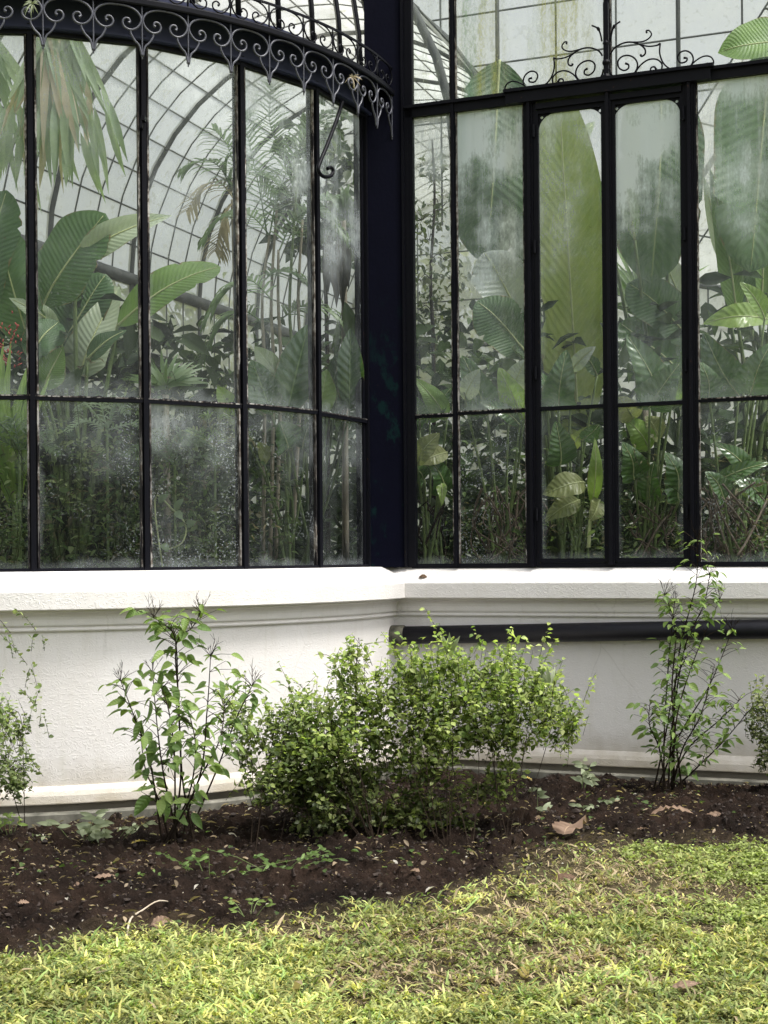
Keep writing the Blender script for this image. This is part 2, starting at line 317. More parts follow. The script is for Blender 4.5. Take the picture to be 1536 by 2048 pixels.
# ------------------------------------------------------------------ mesh helpers
def link(name, me, mat, parent=None, loc=None):
    o = bpy.data.objects.new(name, me)
    COL.objects.link(o)
    if mat is not None and len(me.materials) == 0: me.materials.append(mat)
    if parent is not None:
        o.parent = parent
    if loc is not None: o.location = loc
    return o
def origin(o):
    v = Vector(o.location)
    while o.parent: o = o.parent; v += Vector(o.location)
    return v
class MB:
    def __init__(s): s.v = []; s.f = []; s.uv = []
    def add(s, vs, fs, uvs=None):
        b = len(s.v); s.v += [tuple(p) for p in vs]; s.f += [tuple(i + b for i in f) for f in fs]
        s.uv += uvs if uvs else [(0.5, 0.5)] * len(vs)
    def box(s, o, ax, ay, az):                              # centre and three half-axis vectors
        o = Vector(o); ax, ay, az = Vector(ax), Vector(ay), Vector(az)
        vs = [o + ax * i + ay * j + az * k for k in (-1, 1) for j in (-1, 1) for i in (-1, 1)]
        s.add(vs, [(0, 2, 3, 1), (4, 5, 7, 6), (0, 1, 5, 4), (2, 6, 7, 3), (0, 4, 6, 2), (1, 3, 7, 5)])
    def bar(s, a, b, wdt, dep, side):                       # rectangular bar a->b, wdt along side
        a, b = Vector(a), Vector(b); z = (b - a); x = Vector(side); x -= z.normalized() * x.dot(z.normalized()); x.normalize()
        y = z.normalized().cross(x)
        s.box((a + b) / 2, x * wdt / 2, y * dep / 2, z / 2)
    def tube(s, pts, rad, n=6, cap=True):
        pts = [Vector(p) for p in pts]; m = len(pts)
        if not hasattr(rad, '__len__'): rad = [rad] * m
        up = None; base = len(s.v); rings = []
        for i, p in enumerate(pts):
            d = (pts[min(i + 1, m - 1)] - pts[max(i - 1, 0)])
            if d.length < 1e-9: d = Vector((0, 0, 1))
            d.normalize()
            if up is None:
                up = d.orthogonal()
            up = up - d * up.dot(d)
            if up.length < 1e-6: up = d.orthogonal()
            up.normalize(); q = d.cross(up)
            rings.append([p + (up * math.cos(2 * math.pi * k / n) + q * math.sin(2 * math.pi * k / n)) * rad[i] for k in range(n)])
        vs = [v for r in rings for v in r]; fs = []
        for i in range(m - 1):
            for k in range(n):
                fs.append((i * n + k, i * n + (k + 1) % n, (i + 1) * n + (k + 1) % n, (i + 1) * n + k))
        if cap:
            fs.append(tuple(range(n - 1, -1, -1))); fs.append(tuple((m - 1) * n + k for k in range(n)))
        s.add(vs, fs)
    def build(s, name, mat, parent=None, smooth=False, loc=None):
        off = origin(parent) if parent is not None else Vector((0, 0, 0))
        if loc is not None: off = off + Vector(loc)
        me = bpy.data.meshes.new(name)
        me.from_pydata([(x - off.x, y - off.y, z - off.z) for x, y, z in s.v], [], s.f)
        uvl = me.uv_layers.new(name='UVMap')
        li = np.empty(len(me.loops), dtype=np.int32); me.loops.foreach_get('vertex_index', li)
        uvl.data.foreach_set('uv', np.array(s.uv, dtype=np.float32)[li].ravel())
        if smooth: me.polygons.foreach_set('use_smooth', [True] * len(me.polygons))
        me.update()
        return link(name, me, mat, parent, loc)
def np_mesh(name, V, T, mat, parent=None, col=None, smooth=False, loc=None):
    """V (n,3), T (m,3) triangles, optional colour per vertex"""
    off = np.array(origin(parent)) if parent is not None else np.zeros(3)
    if loc is not None: off = off + np.array(loc)
    me = bpy.data.meshes.new(name)
    V = (V - off).astype(np.float32)
    me.vertices.add(len(V)); me.vertices.foreach_set('co', V.ravel())
    me.loops.add(T.size); me.loops.foreach_set('vertex_index', T.astype(np.int32).ravel())
    k = T.shape[1]
    me.polygons.add(len(T)); me.polygons.foreach_set('loop_start', np.arange(0, T.size, k, dtype=np.int32))
    me.polygons.foreach_set('use_smooth', np.full(len(T), smooth))
    if col is not None:
        a = me.color_attributes.new('Col', 'FLOAT_COLOR', 'POINT')
        a.data.foreach_set('color', np.c_[col, np.ones(len(col))].astype(np.float32).ravel())
    me.update(calc_edges=True); me.validate()
    return link(name, me, mat, parent, loc)
def nrm(a): return a / np.maximum(np.linalg.norm(a, axis=-1, keepdims=True), 1e-9)
LEAF_V = np.array([(0, 0, 0), (.42, .30, .10), (.46, .58, .10), (0, 1, -.10), (-.46, .58, .10), (-.42, .30, .10), (0, .45, 0.0)])
LEAF_T = np.array([(0, 1, 6), (1, 2, 6), (2, 3, 6), (3, 4, 6), (4, 5, 6), (5, 0, 6)])
BLADE_V = np.array([(-.5, 0, 0), (.5, 0, 0), (.46, .45, .10), (-.46, .45, .10), (.30, .78, .06), (-.30, .78, .06), (0, 1, -.08)])
BLADE_T = np.array([(0, 1, 2), (0, 2, 3), (3, 2, 4), (3, 4, 5), (5, 4, 6)])
TURF_V = np.array([(-.5, 0, 0), (.5, 0, 0), (.46, .55, .12), (-.46, .55, .12), (0, 1, -.05)]); TURF_T = np.array([(0, 1, 2), (0, 2, 3), (3, 2, 4)])
def scatter_arrays(P, Dr, Up, L, Wd, tv=LEAF_V, tt=LEAF_T):
    Dr = nrm(Dr); X = nrm(np.cross(Dr, Up)); Zn = np.cross(X, Dr)
    V = (P[:, None, :] + tv[None, :, 0:1] * Wd[:, None, None] * X[:, None, :]
         + tv[None, :, 1:2] * L[:, None, None] * Dr[:, None, :] + tv[None, :, 2:3] * L[:, None, None] * Zn[:, None, :])
    T = tt[None] + (np.arange(len(P)) * len(tv))[:, None, None]
    return V.reshape(-1, 3), T.reshape(-1, 3)
def scatter(name, P, Dr, Up, L, Wd, col, mat, parent=None, tv=LEAF_V, tt=LEAF_T, loc=None):
    V, T = scatter_arrays(P, Dr, Up, L, Wd, tv, tt)
    return np_mesh(name, V, T, mat, parent, np.repeat(col, len(tv), 0), True, loc)
def vnoise(x, y, seed=0):
    xi = np.floor(x).astype(np.int64); yi = np.floor(y).astype(np.int64); fx = x - xi; fy = y - yi
    fx = fx * fx * (3 - 2 * fx); fy = fy * fy * (3 - 2 * fy)
    def h(a, b):
        n = (a * 374761393 + b * 668265263 + seed * 1442695041) & 0xffffffff
        n = ((n ^ (n >> 13)) * 1274126177) & 0xffffffff
        return ((n ^ (n >> 16)) & 0xffff) / 65535.0
    return (h(xi, yi) * (1 - fx) + h(xi + 1, yi) * fx) * (1 - fy) + (h(xi, yi + 1) * (1 - fx) + h(xi + 1, yi + 1) * fx) * fy
def fbm(x, y, o=4, seed=0, g=0.5):
    s = 0; a = 1; n = 0
    for i in range(o):
        s = s + a * vnoise(x * 2 ** i, y * 2 ** i, seed + i); n += a; a *= g
    return s / n
def thing(name, label, cat, loc=(0, 0, 0), group=None):
    o = bpy.data.objects.new(name, None); COL.objects.link(o); o.location = loc; o.empty_display_size = 0.1
    tag(o, label, cat, group); return o
def tag(o, label, cat, group=None, kind=None):
    if label: o['label'] = label
    if cat: o['category'] = cat
    if group: o['group'] = group
    if kind: o['kind'] = kind
    return o

# ------------------------------------------------------------------ ground, soil bed, lawn
def wall_dist(x, y):
    da = np.hypot(x - CX, y - CY) - R - .13; df = -((x - F0.x) * D.x + (y - F0.y) * D.y) - .02
    return np.minimum(da, np.where(x > -.4, df, 9.0))
def soil_height(x, y):
    h = (fbm(x * 2.2, y * 2.2, 3, 3) - 0.5) * 0.07 + (fbm(x * 9, y * 9, 3, 9) - 0.5) * 0.10 + np.maximum(fbm(x * 26, y * 26, 3, 15) - 0.5, -0.16) * 0.10
    wd = np.clip(wall_dist(x, y) - .20, 0, 3)
    return h * np.clip(wd / .35 + .12, 0, 1) - .085 * np.exp(-wd / .14)
EDGE = [G(*p) for p in ((-260, 1925), (0, 1908), (150, 1885), (300, 1878), (430, 1850), (560, 1838), (700, 1826), (850, 1798), (950, 1765), (1030, 1722), (1130, 1692), (1250, 1680), (1400, 1684), (1536, 1694), (1800, 1705))]
EX = np.array([p.x for p in EDGE]); EY = np.array([p.y for p in EDGE])
def lawn_amount(x, y):                                      # > 0 on the lawn, metres from its ragged edge
    return np.interp(x, EX, EY) - y + (fbm(x * 3, y * 3, 4, 40, 0.62) - 0.5) * 0.62
gm = bpy.data.meshes.new('ground')
gm.from_pydata([(-600, -600, -0.12), (600, -600, -0.12), (600, 600, -0.12), (-600, 600, -0.12)], [], [(0, 1, 2, 3)])
go = link('ground', gm, plain('far_lawn', (0.14, 0.16, 0.06), (0.22, 0.22, 0.10), 0.6)); go['kind'] = 'structure'
nx, ny = 620, 430
gx, gy = np.meshgrid(np.linspace(-4.6, 4.8, nx), np.linspace(3.6, 10.4, ny))
lw = np.clip(lawn_amount(gx, gy) * 2.2 + 0.5, 0, 1)
hz = soil_height(gx, gy) * (1 - 0.75 * lw) + 0.03 * np.clip((gx + 0.5) / 3, 0, 1) * np.clip((gy - 7) / 1.5, 0, 1)
V = np.stack([gx.ravel(), gy.ravel(), hz.ravel()], 1)
ii = (np.arange(ny - 1)[:, None] * nx + np.arange(nx - 1)[None]).ravel()
T = np.stack([ii, ii + 1, ii + nx + 1, ii + nx], 1)
lc = np.repeat(lw.ravel()[:, None], 3, 1)
so_ = np_mesh('soil_bed', V, T, M['soil'], None, lc, True); so_['kind'] = 'structure'
def hz_at(x, y):
    lw = np.clip(lawn_amount(x, y) * 2.2 + 0.5, 0, 1)
    return soil_height(x, y) * (1 - 0.75 * lw) + 0.03 * np.clip((x + 0.5) / 3, 0, 1) * np.clip((y - 7) / 1.5, 0, 1)
def ground_z(x, y): return float(hz_at(np.array([x]), np.array([y]))[0])

def make_lawn():
    n = 640000
    nt_ = n // 9; tx = rng.uniform(-2.4, 2.9, nt_); ty = rng.uniform(4.3, 7.8, nt_); ti = rng.integers(0, nt_, n)
    tsz = rng.gamma(4.0, .25, nt_); tdry = rng.random(nt_); tcol = rng.uniform(.62, 1.35, nt_); tyel = rng.random(nt_)
    ta = rng.uniform(0, 2 * np.pi, n); tr2 = np.abs(rng.normal(0, .011, n))
    x = tx[ti] + np.cos(ta) * tr2; y = ty[ti] + np.sin(ta) * tr2
    keep = (np.abs(x) < y * 0.285 + 0.15)
    la = lawn_amount(x, y)
    soft = 0.65 + 2.3 * np.clip(np.abs(x - 0.6) / 0.9, 0, 1)
    dens = np.clip(la * soft + 0.12, 0.0, 1)
    bald = fbm(x * 1.6 + 5, y * 1.6, 4, 60)                 # worn, dry patches
    right_edge = np.exp(-((x - 1.0) / 0.65) ** 2 - ((y - 6.75) / 0.65) ** 2)
    dryness = np.clip((bald - 0.47) * 4.0, 0, 1) * 0.85 + right_edge * 1.0
    dens = dens * (1 - 0.62 * np.clip(dryness, 0, 1)) * np.clip(.10 + 1.25 * fbm(x * 8, y * 8, 3, 66), 0.1, 1)
    keep &= (rng.random(nt_)[ti] * .7 + rng.random(n) * .3) < dens
    x, y, la, dryness = x[keep], y[keep], la[keep], np.clip(dryness[keep], 0, 1)
    ti = ti[keep]; ta = ta[keep]; tsz = tsz[ti]; tdry = tdry[ti]; tcol = tcol[ti][:, None]; tyel = tyel[ti][:, None]
    n = len(x); z = hz_at(x, y)
    clover = fbm(x * 1.3 + 20, y * 1.3, 3, 80) + np.clip((x - 0.9) * 0.25, 0, .3) * np.clip((y - 5.2), 0, 1) + rng.normal(0, .11, n) > 0.66
    dry = (tdry * .6 + rng.random(n) * .4) < (0.13 + 0.55 * dryness)
    a = ta + rng.normal(0, .5, n); el = rng.uniform(-0.05, 0.75, n)
    Dr = np.stack([np.cos(a) * np.cos(el), np.sin(a) * np.cos(el), np.sin(el)], 1)
    Up = np.stack([rng.normal(0, .35, n), rng.normal(0, .35, n), np.ones(n)], 1)
    L = (rng.gamma(2.6, 0.0070, n) + 0.006) * (.55 + .55 * tsz); Wd = np.clip(L * rng.uniform(0.15, 0.42, n), .0018, .008)
    L = np.where(clover, rng.uniform(0.009, 0.020, n), L); Wd = np.where(clover, L * 0.85, Wd)
    Wd = np.where(dry, L * 0.13, Wd); 
    lift = rng.uniform(0.0, 0.030, n) * (0.3 + 1.4 * fbm(x * 11, y * 11, 2, 97)) * np.where(dry, 0.4, 1)
    tone = fbm(x * 3, y * 3, 4, 90, .65)[:, None]
    g = tcol * np.array([0.365, 0.40, 0.145]) * (0.28 + 1.65 * tone) * rng.uniform(0.35, 1.5, (n, 1))
    g = np.where(tyel < .3, g * np.array([1.22, 1.06, 0.95]), np.where(tyel > .8, g * np.array([.68, .86, .75]), g))
    cl = tcol * np.array([0.29, 0.345, 0.11]) * rng.uniform(0.6, 1.5, (n, 1))
    dr = np.array([0.52, 0.41, 0.26]) * rng.uniform(0.55, 1.25, (n, 1))
    col = np.where(clover[:, None], cl, g); col = np.where(dry[:, None], dr, col)
    P = np.stack([x, y, z + lift], 1)
    o = scatter('lawn_grass', P, Dr, Up, L, Wd, col, M['grass'], None, TURF_V, TURF_T)
    tag(o, 'yellow-green creeping lawn grass with dry straw patches', 'grass', kind='stuff')
make_lawn()
def make_soil_bits():
    n = 34000
    x = rng.uniform(-2.9, 3.2, n); y = rng.uniform(5.0, 9.6, n)
    la = lawn_amount(x, y); k = (np.abs(x) < y * 0.285 + 0.15) & (la < 0.25); x, y = x[k], y[k]; n = len(x)
    z = hz_at(x, y)
    th = rng.uniform(0, 6.28, n); s = rng.gamma(1.0, 0.0026, n) + 0.0018
    ph_ = (1 + 5 ** .5) / 2
    base = np.array([(-1, ph_, 0), (1, ph_, 0), (-1, -ph_, 0), (1, -ph_, 0), (0, -1, ph_), (0, 1, ph_), (0, -1, -ph_), (0, 1, -ph_), (ph_, 0, -1), (ph_, 0, 1), (-ph_, 0, -1), (-ph_, 0, 1)]) / 1.9
    V = base[None] * s[:, None, None] * rng.uniform(.5, 1.4, (n, 12, 1)) * rng.uniform(.45, 1.5, (n, 1, 3))
    V = V + np.stack([x, y, z + s * 0.2], 1)[:, None, :]
    T = np.array([(0, 11, 5), (0, 5, 1), (0, 1, 7), (0, 7, 10), (0, 10, 11), (1, 5, 9), (5, 11, 4), (11, 10, 2), (10, 7, 6), (7, 1, 8), (3, 9, 4), (3, 4, 2), (3, 2, 6), (3, 6, 8), (3, 8, 9), (4, 9, 5), (2, 4, 11), (6, 2, 10), (8, 6, 7), (9, 8, 1)])
    T = (T[None] + (np.arange(n) * 12)[:, None, None]).reshape(-1, 3)
    o = np_mesh('soil_clods', V.reshape(-1, 3), T, M['crumb'], None, None, False); tag(o, 'loose dark crumbs of soil across the planting bed', 'soil', kind='stuff')
    n = 15000
    x = rng.uniform(-2.9, 3.2, n); y = rng.uniform(5.0, 9.3, n)
    la = lawn_amount(x, y); dn = 0.35 + 0.65 * (fbm(x * 1.2, y * 1.2, 3, 31) > 0.5); k = (np.abs(x) < y * 0.285 + 0.15) & (la < 0.3) & (rng.random(n) < dn); x, y = x[k], y[k]; n = len(x)
    z = hz_at(x, y) + 0.008
    a = rng.uniform(0, 6.28, n)
    Dr = np.stack([np.cos(a), np.sin(a), rng.normal(0.1, .3, n)], 1); Up = np.stack([rng.normal(0, .5, n), rng.normal(0, .5, n), np.ones(n)], 1)
    L = rng.gamma(1.6, 0.009, n) + 0.004; Wd = L * rng.uniform(.10, .5, n)
    big = rng.random(n) < .06; L = np.where(big, rng.uniform(.03, .07, n), L); Wd = np.where(big, L * rng.choice([.06, .35], n), Wd)
    col = np.array([0.36, 0.28, 0.19]) * rng.uniform(.2, 1.5, (n, 1))
    col = np.where(rng.random((n, 1)) < 0.10, np.array([0.62, 0.58, 0.50]), col)
    o = scatter('plant_litter', P=np.stack([x, y, z], 1), Dr=Dr, Up=Up, L=L, Wd=Wd, col=col, mat=M['bush']); tag(o, 'straw chips and leaf scraps scattered over the dark soil', 'litter', kind='stuff')
    # low weeds creeping over the soil
    n = 5200
    x = rng.uniform(-2.6, 3.0, n); y = rng.uniform(5.3, 9.0, n)
    la = lawn_amount(x, y)
    c = np.exp(-((x + 0.75) / 0.85) ** 2 - ((y - 6.85) / 0.32) ** 2) * 1.0 + np.exp(-((x - 0.9) / 0.6) ** 2 - ((y - 7.1) / 0.5) ** 2) * .5 + np.exp(-((x) / 1.2) ** 2 - ((la + .05) / 0.12) ** 2) * 0.5 + np.exp(-((x - 1.5) / .4) ** 2 - ((y - 8.3) / .3) ** 2) * .6
    k = (fbm(x * 6, y * 6, 2, 51) > 0.52) & (rng.random(n) < c) & (la < 0.2); x, y = x[k], y[k]; n = len(x)
    z = hz_at(x, y) + rng.uniform(0.01, 0.06, n)
    a = rng.uniform(0, 6.28, n); Dr = np.stack([np.cos(a), np.sin(a), rng.normal(0.1, .3, n)], 1); Up = np.stack([rng.normal(0, .4, n), rng.normal(0, .4, n), np.ones(n)], 1)
    L = rng.uniform(.018, .042, n); col = np.array([0.085, 0.135, 0.042]) * rng.uniform(.6, 1.5, (n, 1))
    o = scatter('ground_weeds', np.stack([x, y, z], 1), Dr, Up, L, L * .8, col, M['bush']); tag(o, 'small dark green weeds creeping over the soil', 'weeds', kind='stuff')
make_soil_bits()

# ------------------------------------------------------------------ the glasshouse
GH = thing('greenhouse', 'black iron and glass greenhouse on a white stucco base wall with rounded bay', 'greenhouse', (AP(40, R, 0).x, AP(40, R, 0).y, 0))
TH0 = -28.0; S_END = 5.6
def ring(o, n=130, m=60):
    r = R + o + .13; o = o + .02
    sc = SCN + math.sqrt(r * r - (TCN + o) ** 2)
    te = math.degrees(math.atan2(sc - SCN, (TCN + o)))      # angle from the outward axis
    th_end = te - math.degrees(AU)
    pts = [AP(TH0 + (th_end - TH0) * i / n, r, 0) for i in range(n + 1)]
    pts += [FP(sc + (S_END - sc) * (i / m), -o, 0) for i in range(1, m + 1)]
    return pts
def sweep(prof):
    mb = MB(); rings = [[Vector((p.x, p.y, z)) for p in ring(o)] for o, z in prof]
    for a, b in zip(rings[:-1], rings[1:]):
        for seg in (range(0, 131), range(130, len(a))):
            seg = list(seg); vs = [a[i] for i in seg] + [b[i] for i in seg]; n = len(seg)
            mb.add(vs, [(i, i + 1, n + i + 1, n + i) for i in range(n - 1)])
    return mb
sweep([(.02, -.10), (.02, .050), (.104, .052), (.105, .058), (.098, .10), (.085, .125), (.062, .15), (.05, .152), (.05, 1.072)]).build('base_wall', M['wall'], GH, True)
def arcp(o0, z0, o1, z1, bulge, n=5):
    out = []
    for i in range(n + 1):
        t = i / n; o = o0 + (o1 - o0) * t; z = z0 + (z1 - z0) * t; b = math.sin(math.pi * t) * bulge
        L_ = math.hypot(o1 - o0, z1 - z0); out.append((o + b * (z1 - z0) / L_, z - b * (o1 - o0) / L_))
    return out
sweep([(.049, 1.072), (.066, 1.072)] + arcp(.066, 1.072, .068, 1.092, .006) + [(.060, 1.094), (.062, 1.100)] + arcp(.062, 1.1, .078, 1.122, .006) + [(.078, 1.126)] + arcp(.078, 1.126, .118, 1.188, -.016) + [(.120, 1.199), (.10, 1.2)]).build('moulding', M['moulding'], GH, True)
sweep([(.06, 1.2005), (.163, 1.2), (.170, 1.207), (.170, 1.308), (.166, 1.316), (.155, 1.323), (-.03, 1.427), (-.32, 1.43)]).build('window_ledge', M['ledge'], GH, True)
kb = sweep([(.118, -.12), (.118, .006), (.123, .012), (.19, .016), (.205, .006), (.215, -.14)]).build('kerb', M['kerb'], None, True)
tag(kb, 'mossy concrete kerb strip along the foot of the white wall', 'kerb')

def tangent(deg): a = math.radians(deg); return Vector((math.cos(a), math.sin(a), 0))
def outward(deg): a = math.radians(deg); return Vector((math.sin(a), -math.cos(a), 0))
def wob(): return rnd.uniform(-.0015, .0015)
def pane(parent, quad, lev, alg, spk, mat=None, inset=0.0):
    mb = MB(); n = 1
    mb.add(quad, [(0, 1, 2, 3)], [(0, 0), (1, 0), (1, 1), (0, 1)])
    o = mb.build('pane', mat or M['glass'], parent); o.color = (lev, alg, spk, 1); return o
# curved bay: mullions and glazing
bay_th = [TH_END - TH_STEP * i for i in range(0, 8)]
for i, th in enumerate(bay_th[1:], 1):
    T_, O_ = tangent(th), outward(th)
    mb = MB()
    mb.bar(AP(th, R - .02, ZS - .02), AP(th, R - .02, ZG + .06), .050, .055, T_)
    mb.bar(AP(th, R + .022, ZS - .02), AP(th, R + .022, ZG + .06), .030, .030, T_)
    mo = mb.build('mullion', M['worn'], GH)
    for e in (-1, 1):
        bd = MB(); bd.bar(AP(th, R + .008, ZS - .005) + T_ * .030 * e, AP(th, R + .008, ZG) + T_ * .030 * e, .011, .022, T_); bd.build('putty_bead', M['bead'], mo)
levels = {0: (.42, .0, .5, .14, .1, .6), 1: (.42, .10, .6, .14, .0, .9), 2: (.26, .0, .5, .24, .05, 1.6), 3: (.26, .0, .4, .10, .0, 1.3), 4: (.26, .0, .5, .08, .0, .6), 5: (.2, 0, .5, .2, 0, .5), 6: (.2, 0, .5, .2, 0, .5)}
for i in range(7):
    a, b = bay_th[i + 1], bay_th[i]
    A = lambda z, o=0.0: AP(a, R + o, z); B = lambda z, o=0.0: AP(b, R + o, z)
    tdir = (B(0) - A(0)).normalized(); out = Vector((tdir.y, -tdir.x, 0))
    zt = ZTL + wob() * 3
    fr = MB()                                                # transom, sill bar and head bar of this window
    fr.bar(A(zt, .012), B(zt, .012), .024, .030, (0, 0, 1))
    wn = fr.build('window', M['worn'], GH)
    sb_ = MB(); sb_.bar(A(ZS - .008, .004), B(ZS - .008, .004), .030, .050, (0, 0, 1)); sb_.build('sill_bar', M['worn'], wn)
    sb_ = MB(); sb_.bar(A(ZG + .02, .012), B(ZG + .02, .012), .045, .045, (0, 0, 1)); sb_.build('head_bar', M['iron'], wn)
    l = levels[i]
    sb_ = MB(); sb_.bar(A(zt + .014, .016), B(zt + .014, .016), .008, .026, (0, 0, 1)); sb_.build('putty_bead', M['bead'], wn)
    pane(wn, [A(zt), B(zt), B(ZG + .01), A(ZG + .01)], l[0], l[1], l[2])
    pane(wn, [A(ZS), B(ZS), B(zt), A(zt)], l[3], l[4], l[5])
    # crumbling putty on the transom
    for k in range(4):
        t_ = rnd.random(); p = A(zt + .018, .02).lerp(B(zt + .018, .02), t_); L_ = rnd.uniform(.01, .03)
        pu = MB(); pu.tube([p - tdir * L_, p + Vector((0, 0, rnd.uniform(0, .004))), p + tdir * L_], [.003, rnd.uniform(.004, .008), .003], 5)
        pu.build('putty_lump', M['iron'], wn, True)
# jamb at the end of the curved bay, corner post
je = MB()
for r0, w0, d0, tt in ((R - .02, .05, .06, -.01), (R + .015, .03, .04, .012)):
    je.bar(AP(TH_END, r0, ZS - .02) + tangent(TH_END) * tt, AP(TH_END, r0, 4.9) + tangent(TH_END) * tt, w0, d0, tangent(TH_END))
je.build('jamb', M['worn'], GH)
pc = MB()
pA = AP(TH_END + .8, R + .012, 0); pB = FP(-.045, -.035, 0)
dv = (pB - pA); nv = Vector((dv.y, -dv.x, 0)).normalized()
def prism(mb, plan, z0, z1):
    n = len(plan); vs = [Vector((p.x, p.y, z0)) for p in plan] + [Vector((p.x, p.y, z1)) for p in plan]
    mb.add(vs, [tuple(range(n - 1, -1, -1)), tuple(range(n, 2 * n))] + [(i, (i + 1) % n, n + (i + 1) % n, n + i) for i in range(n)])
prism(pc, [pA, pB, FP(-.045, .16, 0), FP(-.40, .16, 0)], ZS - .02, 7.4)
pc.build('corner_post', M['post'], GH)
pf = MB(); prism(pf, [pA + nv * .012 + dv * .03, pA + nv * .012 + dv * .97, pB - dv * .06, pA + dv * .06], ZS - .015, ZS + .05); pf.build('post_foot', M['post'], GH)
# facade glazing
def fbar(mb, s0, z0, s1, z1, wd, dp, t=0.0):
    a, b = FP(s0, t, z0), FP(s1, t, z1)
    side = (0, 0, 1) if abs(z1 - z0) < .3 else (U.x, U.y, 0)
    mb.bar(a, b, wd, dp, side)
ZTOP = 6.9
j2 = MB()
fbar(j2, -.015, ZS - .02, -.015, ZTOP, .055, .07); fbar(j2, .022, ZS - .02, .022, ZTOP, .026, .05, -.01); fbar(j2, -.035, ZS - .02, -.035, ZTOP, .016, .03, -.045)
j2.build('jamb', M['worn'], GH)
s1, s2, s3, s4, s5, s6, s7 = .342, .908, 1.467, 2.022, 2.58, 3.14, 3.70
def mull(s, z0, z1, double=False):
    mb = MB()
    if double:
        fbar(mb, s, z0, s, z1, .052, .08)
        fbar(mb, s, z0, s, z1, .020, .030, -.052)
        for e in (-1, 1):
            fbar(mb, s + e * .036, z0, s + e * .036, z1, .016, .05, -.006)
    else:
        fbar(mb, s, z0, s, z1, .036, .055); fbar(mb, s, z0, s, z1, .020, .024, -.036)
    mo = mb.build('mullion', M['worn'], GH)
    for e in (-1, 1):
        bd = MB(); q = (.049 if double else .022) * e; fbar(bd, s + q, z0 + .02, s + q, z1, .009, .026, -.008); bd.build('putty_bead', M['bead'], mo)
    return mo
mull(s1, ZS - .02, ZTOP); mull(s2, ZS - .02, ZG + .02, True); mull(s4, ZS - .02, ZG + .02, True)
mull(s3, ZG + .05, ZTOP); mull(s5, ZS - .02, ZTOP); mull(s6, ZS - .02, ZTOP, True); mull(s7, ZS - .02, ZTOP, True)
# main rail over the windows, heavier above the casement
rl = MB()
fbar(rl, -.02, ZG + .045, S_END, ZG + .045, .065, .07); fbar(rl, -.02, ZG + .085, S_END, ZG + .085, .022, .10, -.012)
rl.build('main_rail', M['iron'], GH)
hr = MB()
fbar(hr, s2 - .16, ZG + .045, s4 + .15, ZG + .045, .075, .05, -.055); fbar(hr, s2 - .17, ZG + .095, s4 + .17, ZG + .095, .022, .075, -.065)
fbar(hr, s2 + .05, ZG - .025, s4 - .05, ZG - .025, .04, .04, -.03)
hr.build('window_head', M['iron'], GH)
def fwindow(sa, sb, zt, lv):
    fr = MB()
    fbar(fr, sa, zt, sb, zt, .024, .03, -.008)
    wn = fr.build('window', M['worn'], GH)
    sb_ = MB(); fbar(sb_, sa, zt + .013, sb, zt + .013, .008, .022, -.016); sb_.build('putty_bead', M['bead'], wn)
    sb_ = MB(); fbar(sb_, sa, ZS - .010, sb, ZS - .010, .032, .05, 0); sb_.build('sill_bar', M['worn'], wn)
    pane(wn, [FP(sa, 0, zt), FP(sb, 0, zt), FP(sb, 0, ZG + .02), FP(sa, 0, ZG + .02)], *lv[0])
    pane(wn, [FP(sa, 0, ZS), FP(sb, 0, ZS), FP(sb, 0, zt), FP(sa, 0, zt)], *lv[1])
    return wn
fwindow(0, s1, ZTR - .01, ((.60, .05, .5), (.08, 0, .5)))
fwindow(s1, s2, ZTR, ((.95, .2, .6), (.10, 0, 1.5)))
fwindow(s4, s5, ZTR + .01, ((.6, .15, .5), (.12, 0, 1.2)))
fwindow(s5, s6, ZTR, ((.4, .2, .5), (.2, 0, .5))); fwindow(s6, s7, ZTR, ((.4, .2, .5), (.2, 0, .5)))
# casement pair with rounded top corners
def corner_plate(wn, s, z, sx, r=.115):
    """spandrel with a small round hole; s,z = outer corner, sx = +1 when the glass lies towards +s"""
    bm = bmesh.new(); t = -.012
    outer = [(0, 0), (r, 0)] + [(r - r * math.sin(k / 8 * math.pi / 2), -r + r * math.cos(k / 8 * math.pi / 2)) for k in range(1, 8)] + [(0, -r)]
    hole = [(r * .20 + .011 * math.cos(a), -r * .20 + .011 * math.sin(a)) for a in [k * math.pi / 4 for k in range(8)]]
    vs = []
    for loop in (outer, hole):
        L_ = [bm.verts.new(FP(s + sx * x, t, z + y) - origin(wn)) for x, y in loop]
        for i in range(len(L_)): bm.edges.new((L_[i], L_[(i + 1) % len(L_)]))
    bmesh.ops.triangle_fill(bm, use_beauty=True, edges=bm.edges[:])
    r_ = bmesh.ops.extrude_face_region(bm, geom=bm.faces[:])
    bmesh.ops.translate(bm, verts=[v for v in r_['geom'] if isinstance(v, bmesh.types.BMVert)], vec=Vector((D.x, D.y, 0)) * .008)
    bmesh.ops.recalc_face_normals(bm, faces=bm.faces[:])
    me = bpy.data.meshes.new('corner_plate'); bm.to_mesh(me); bm.free(); link('corner_plate', me, M['iron'], wn)
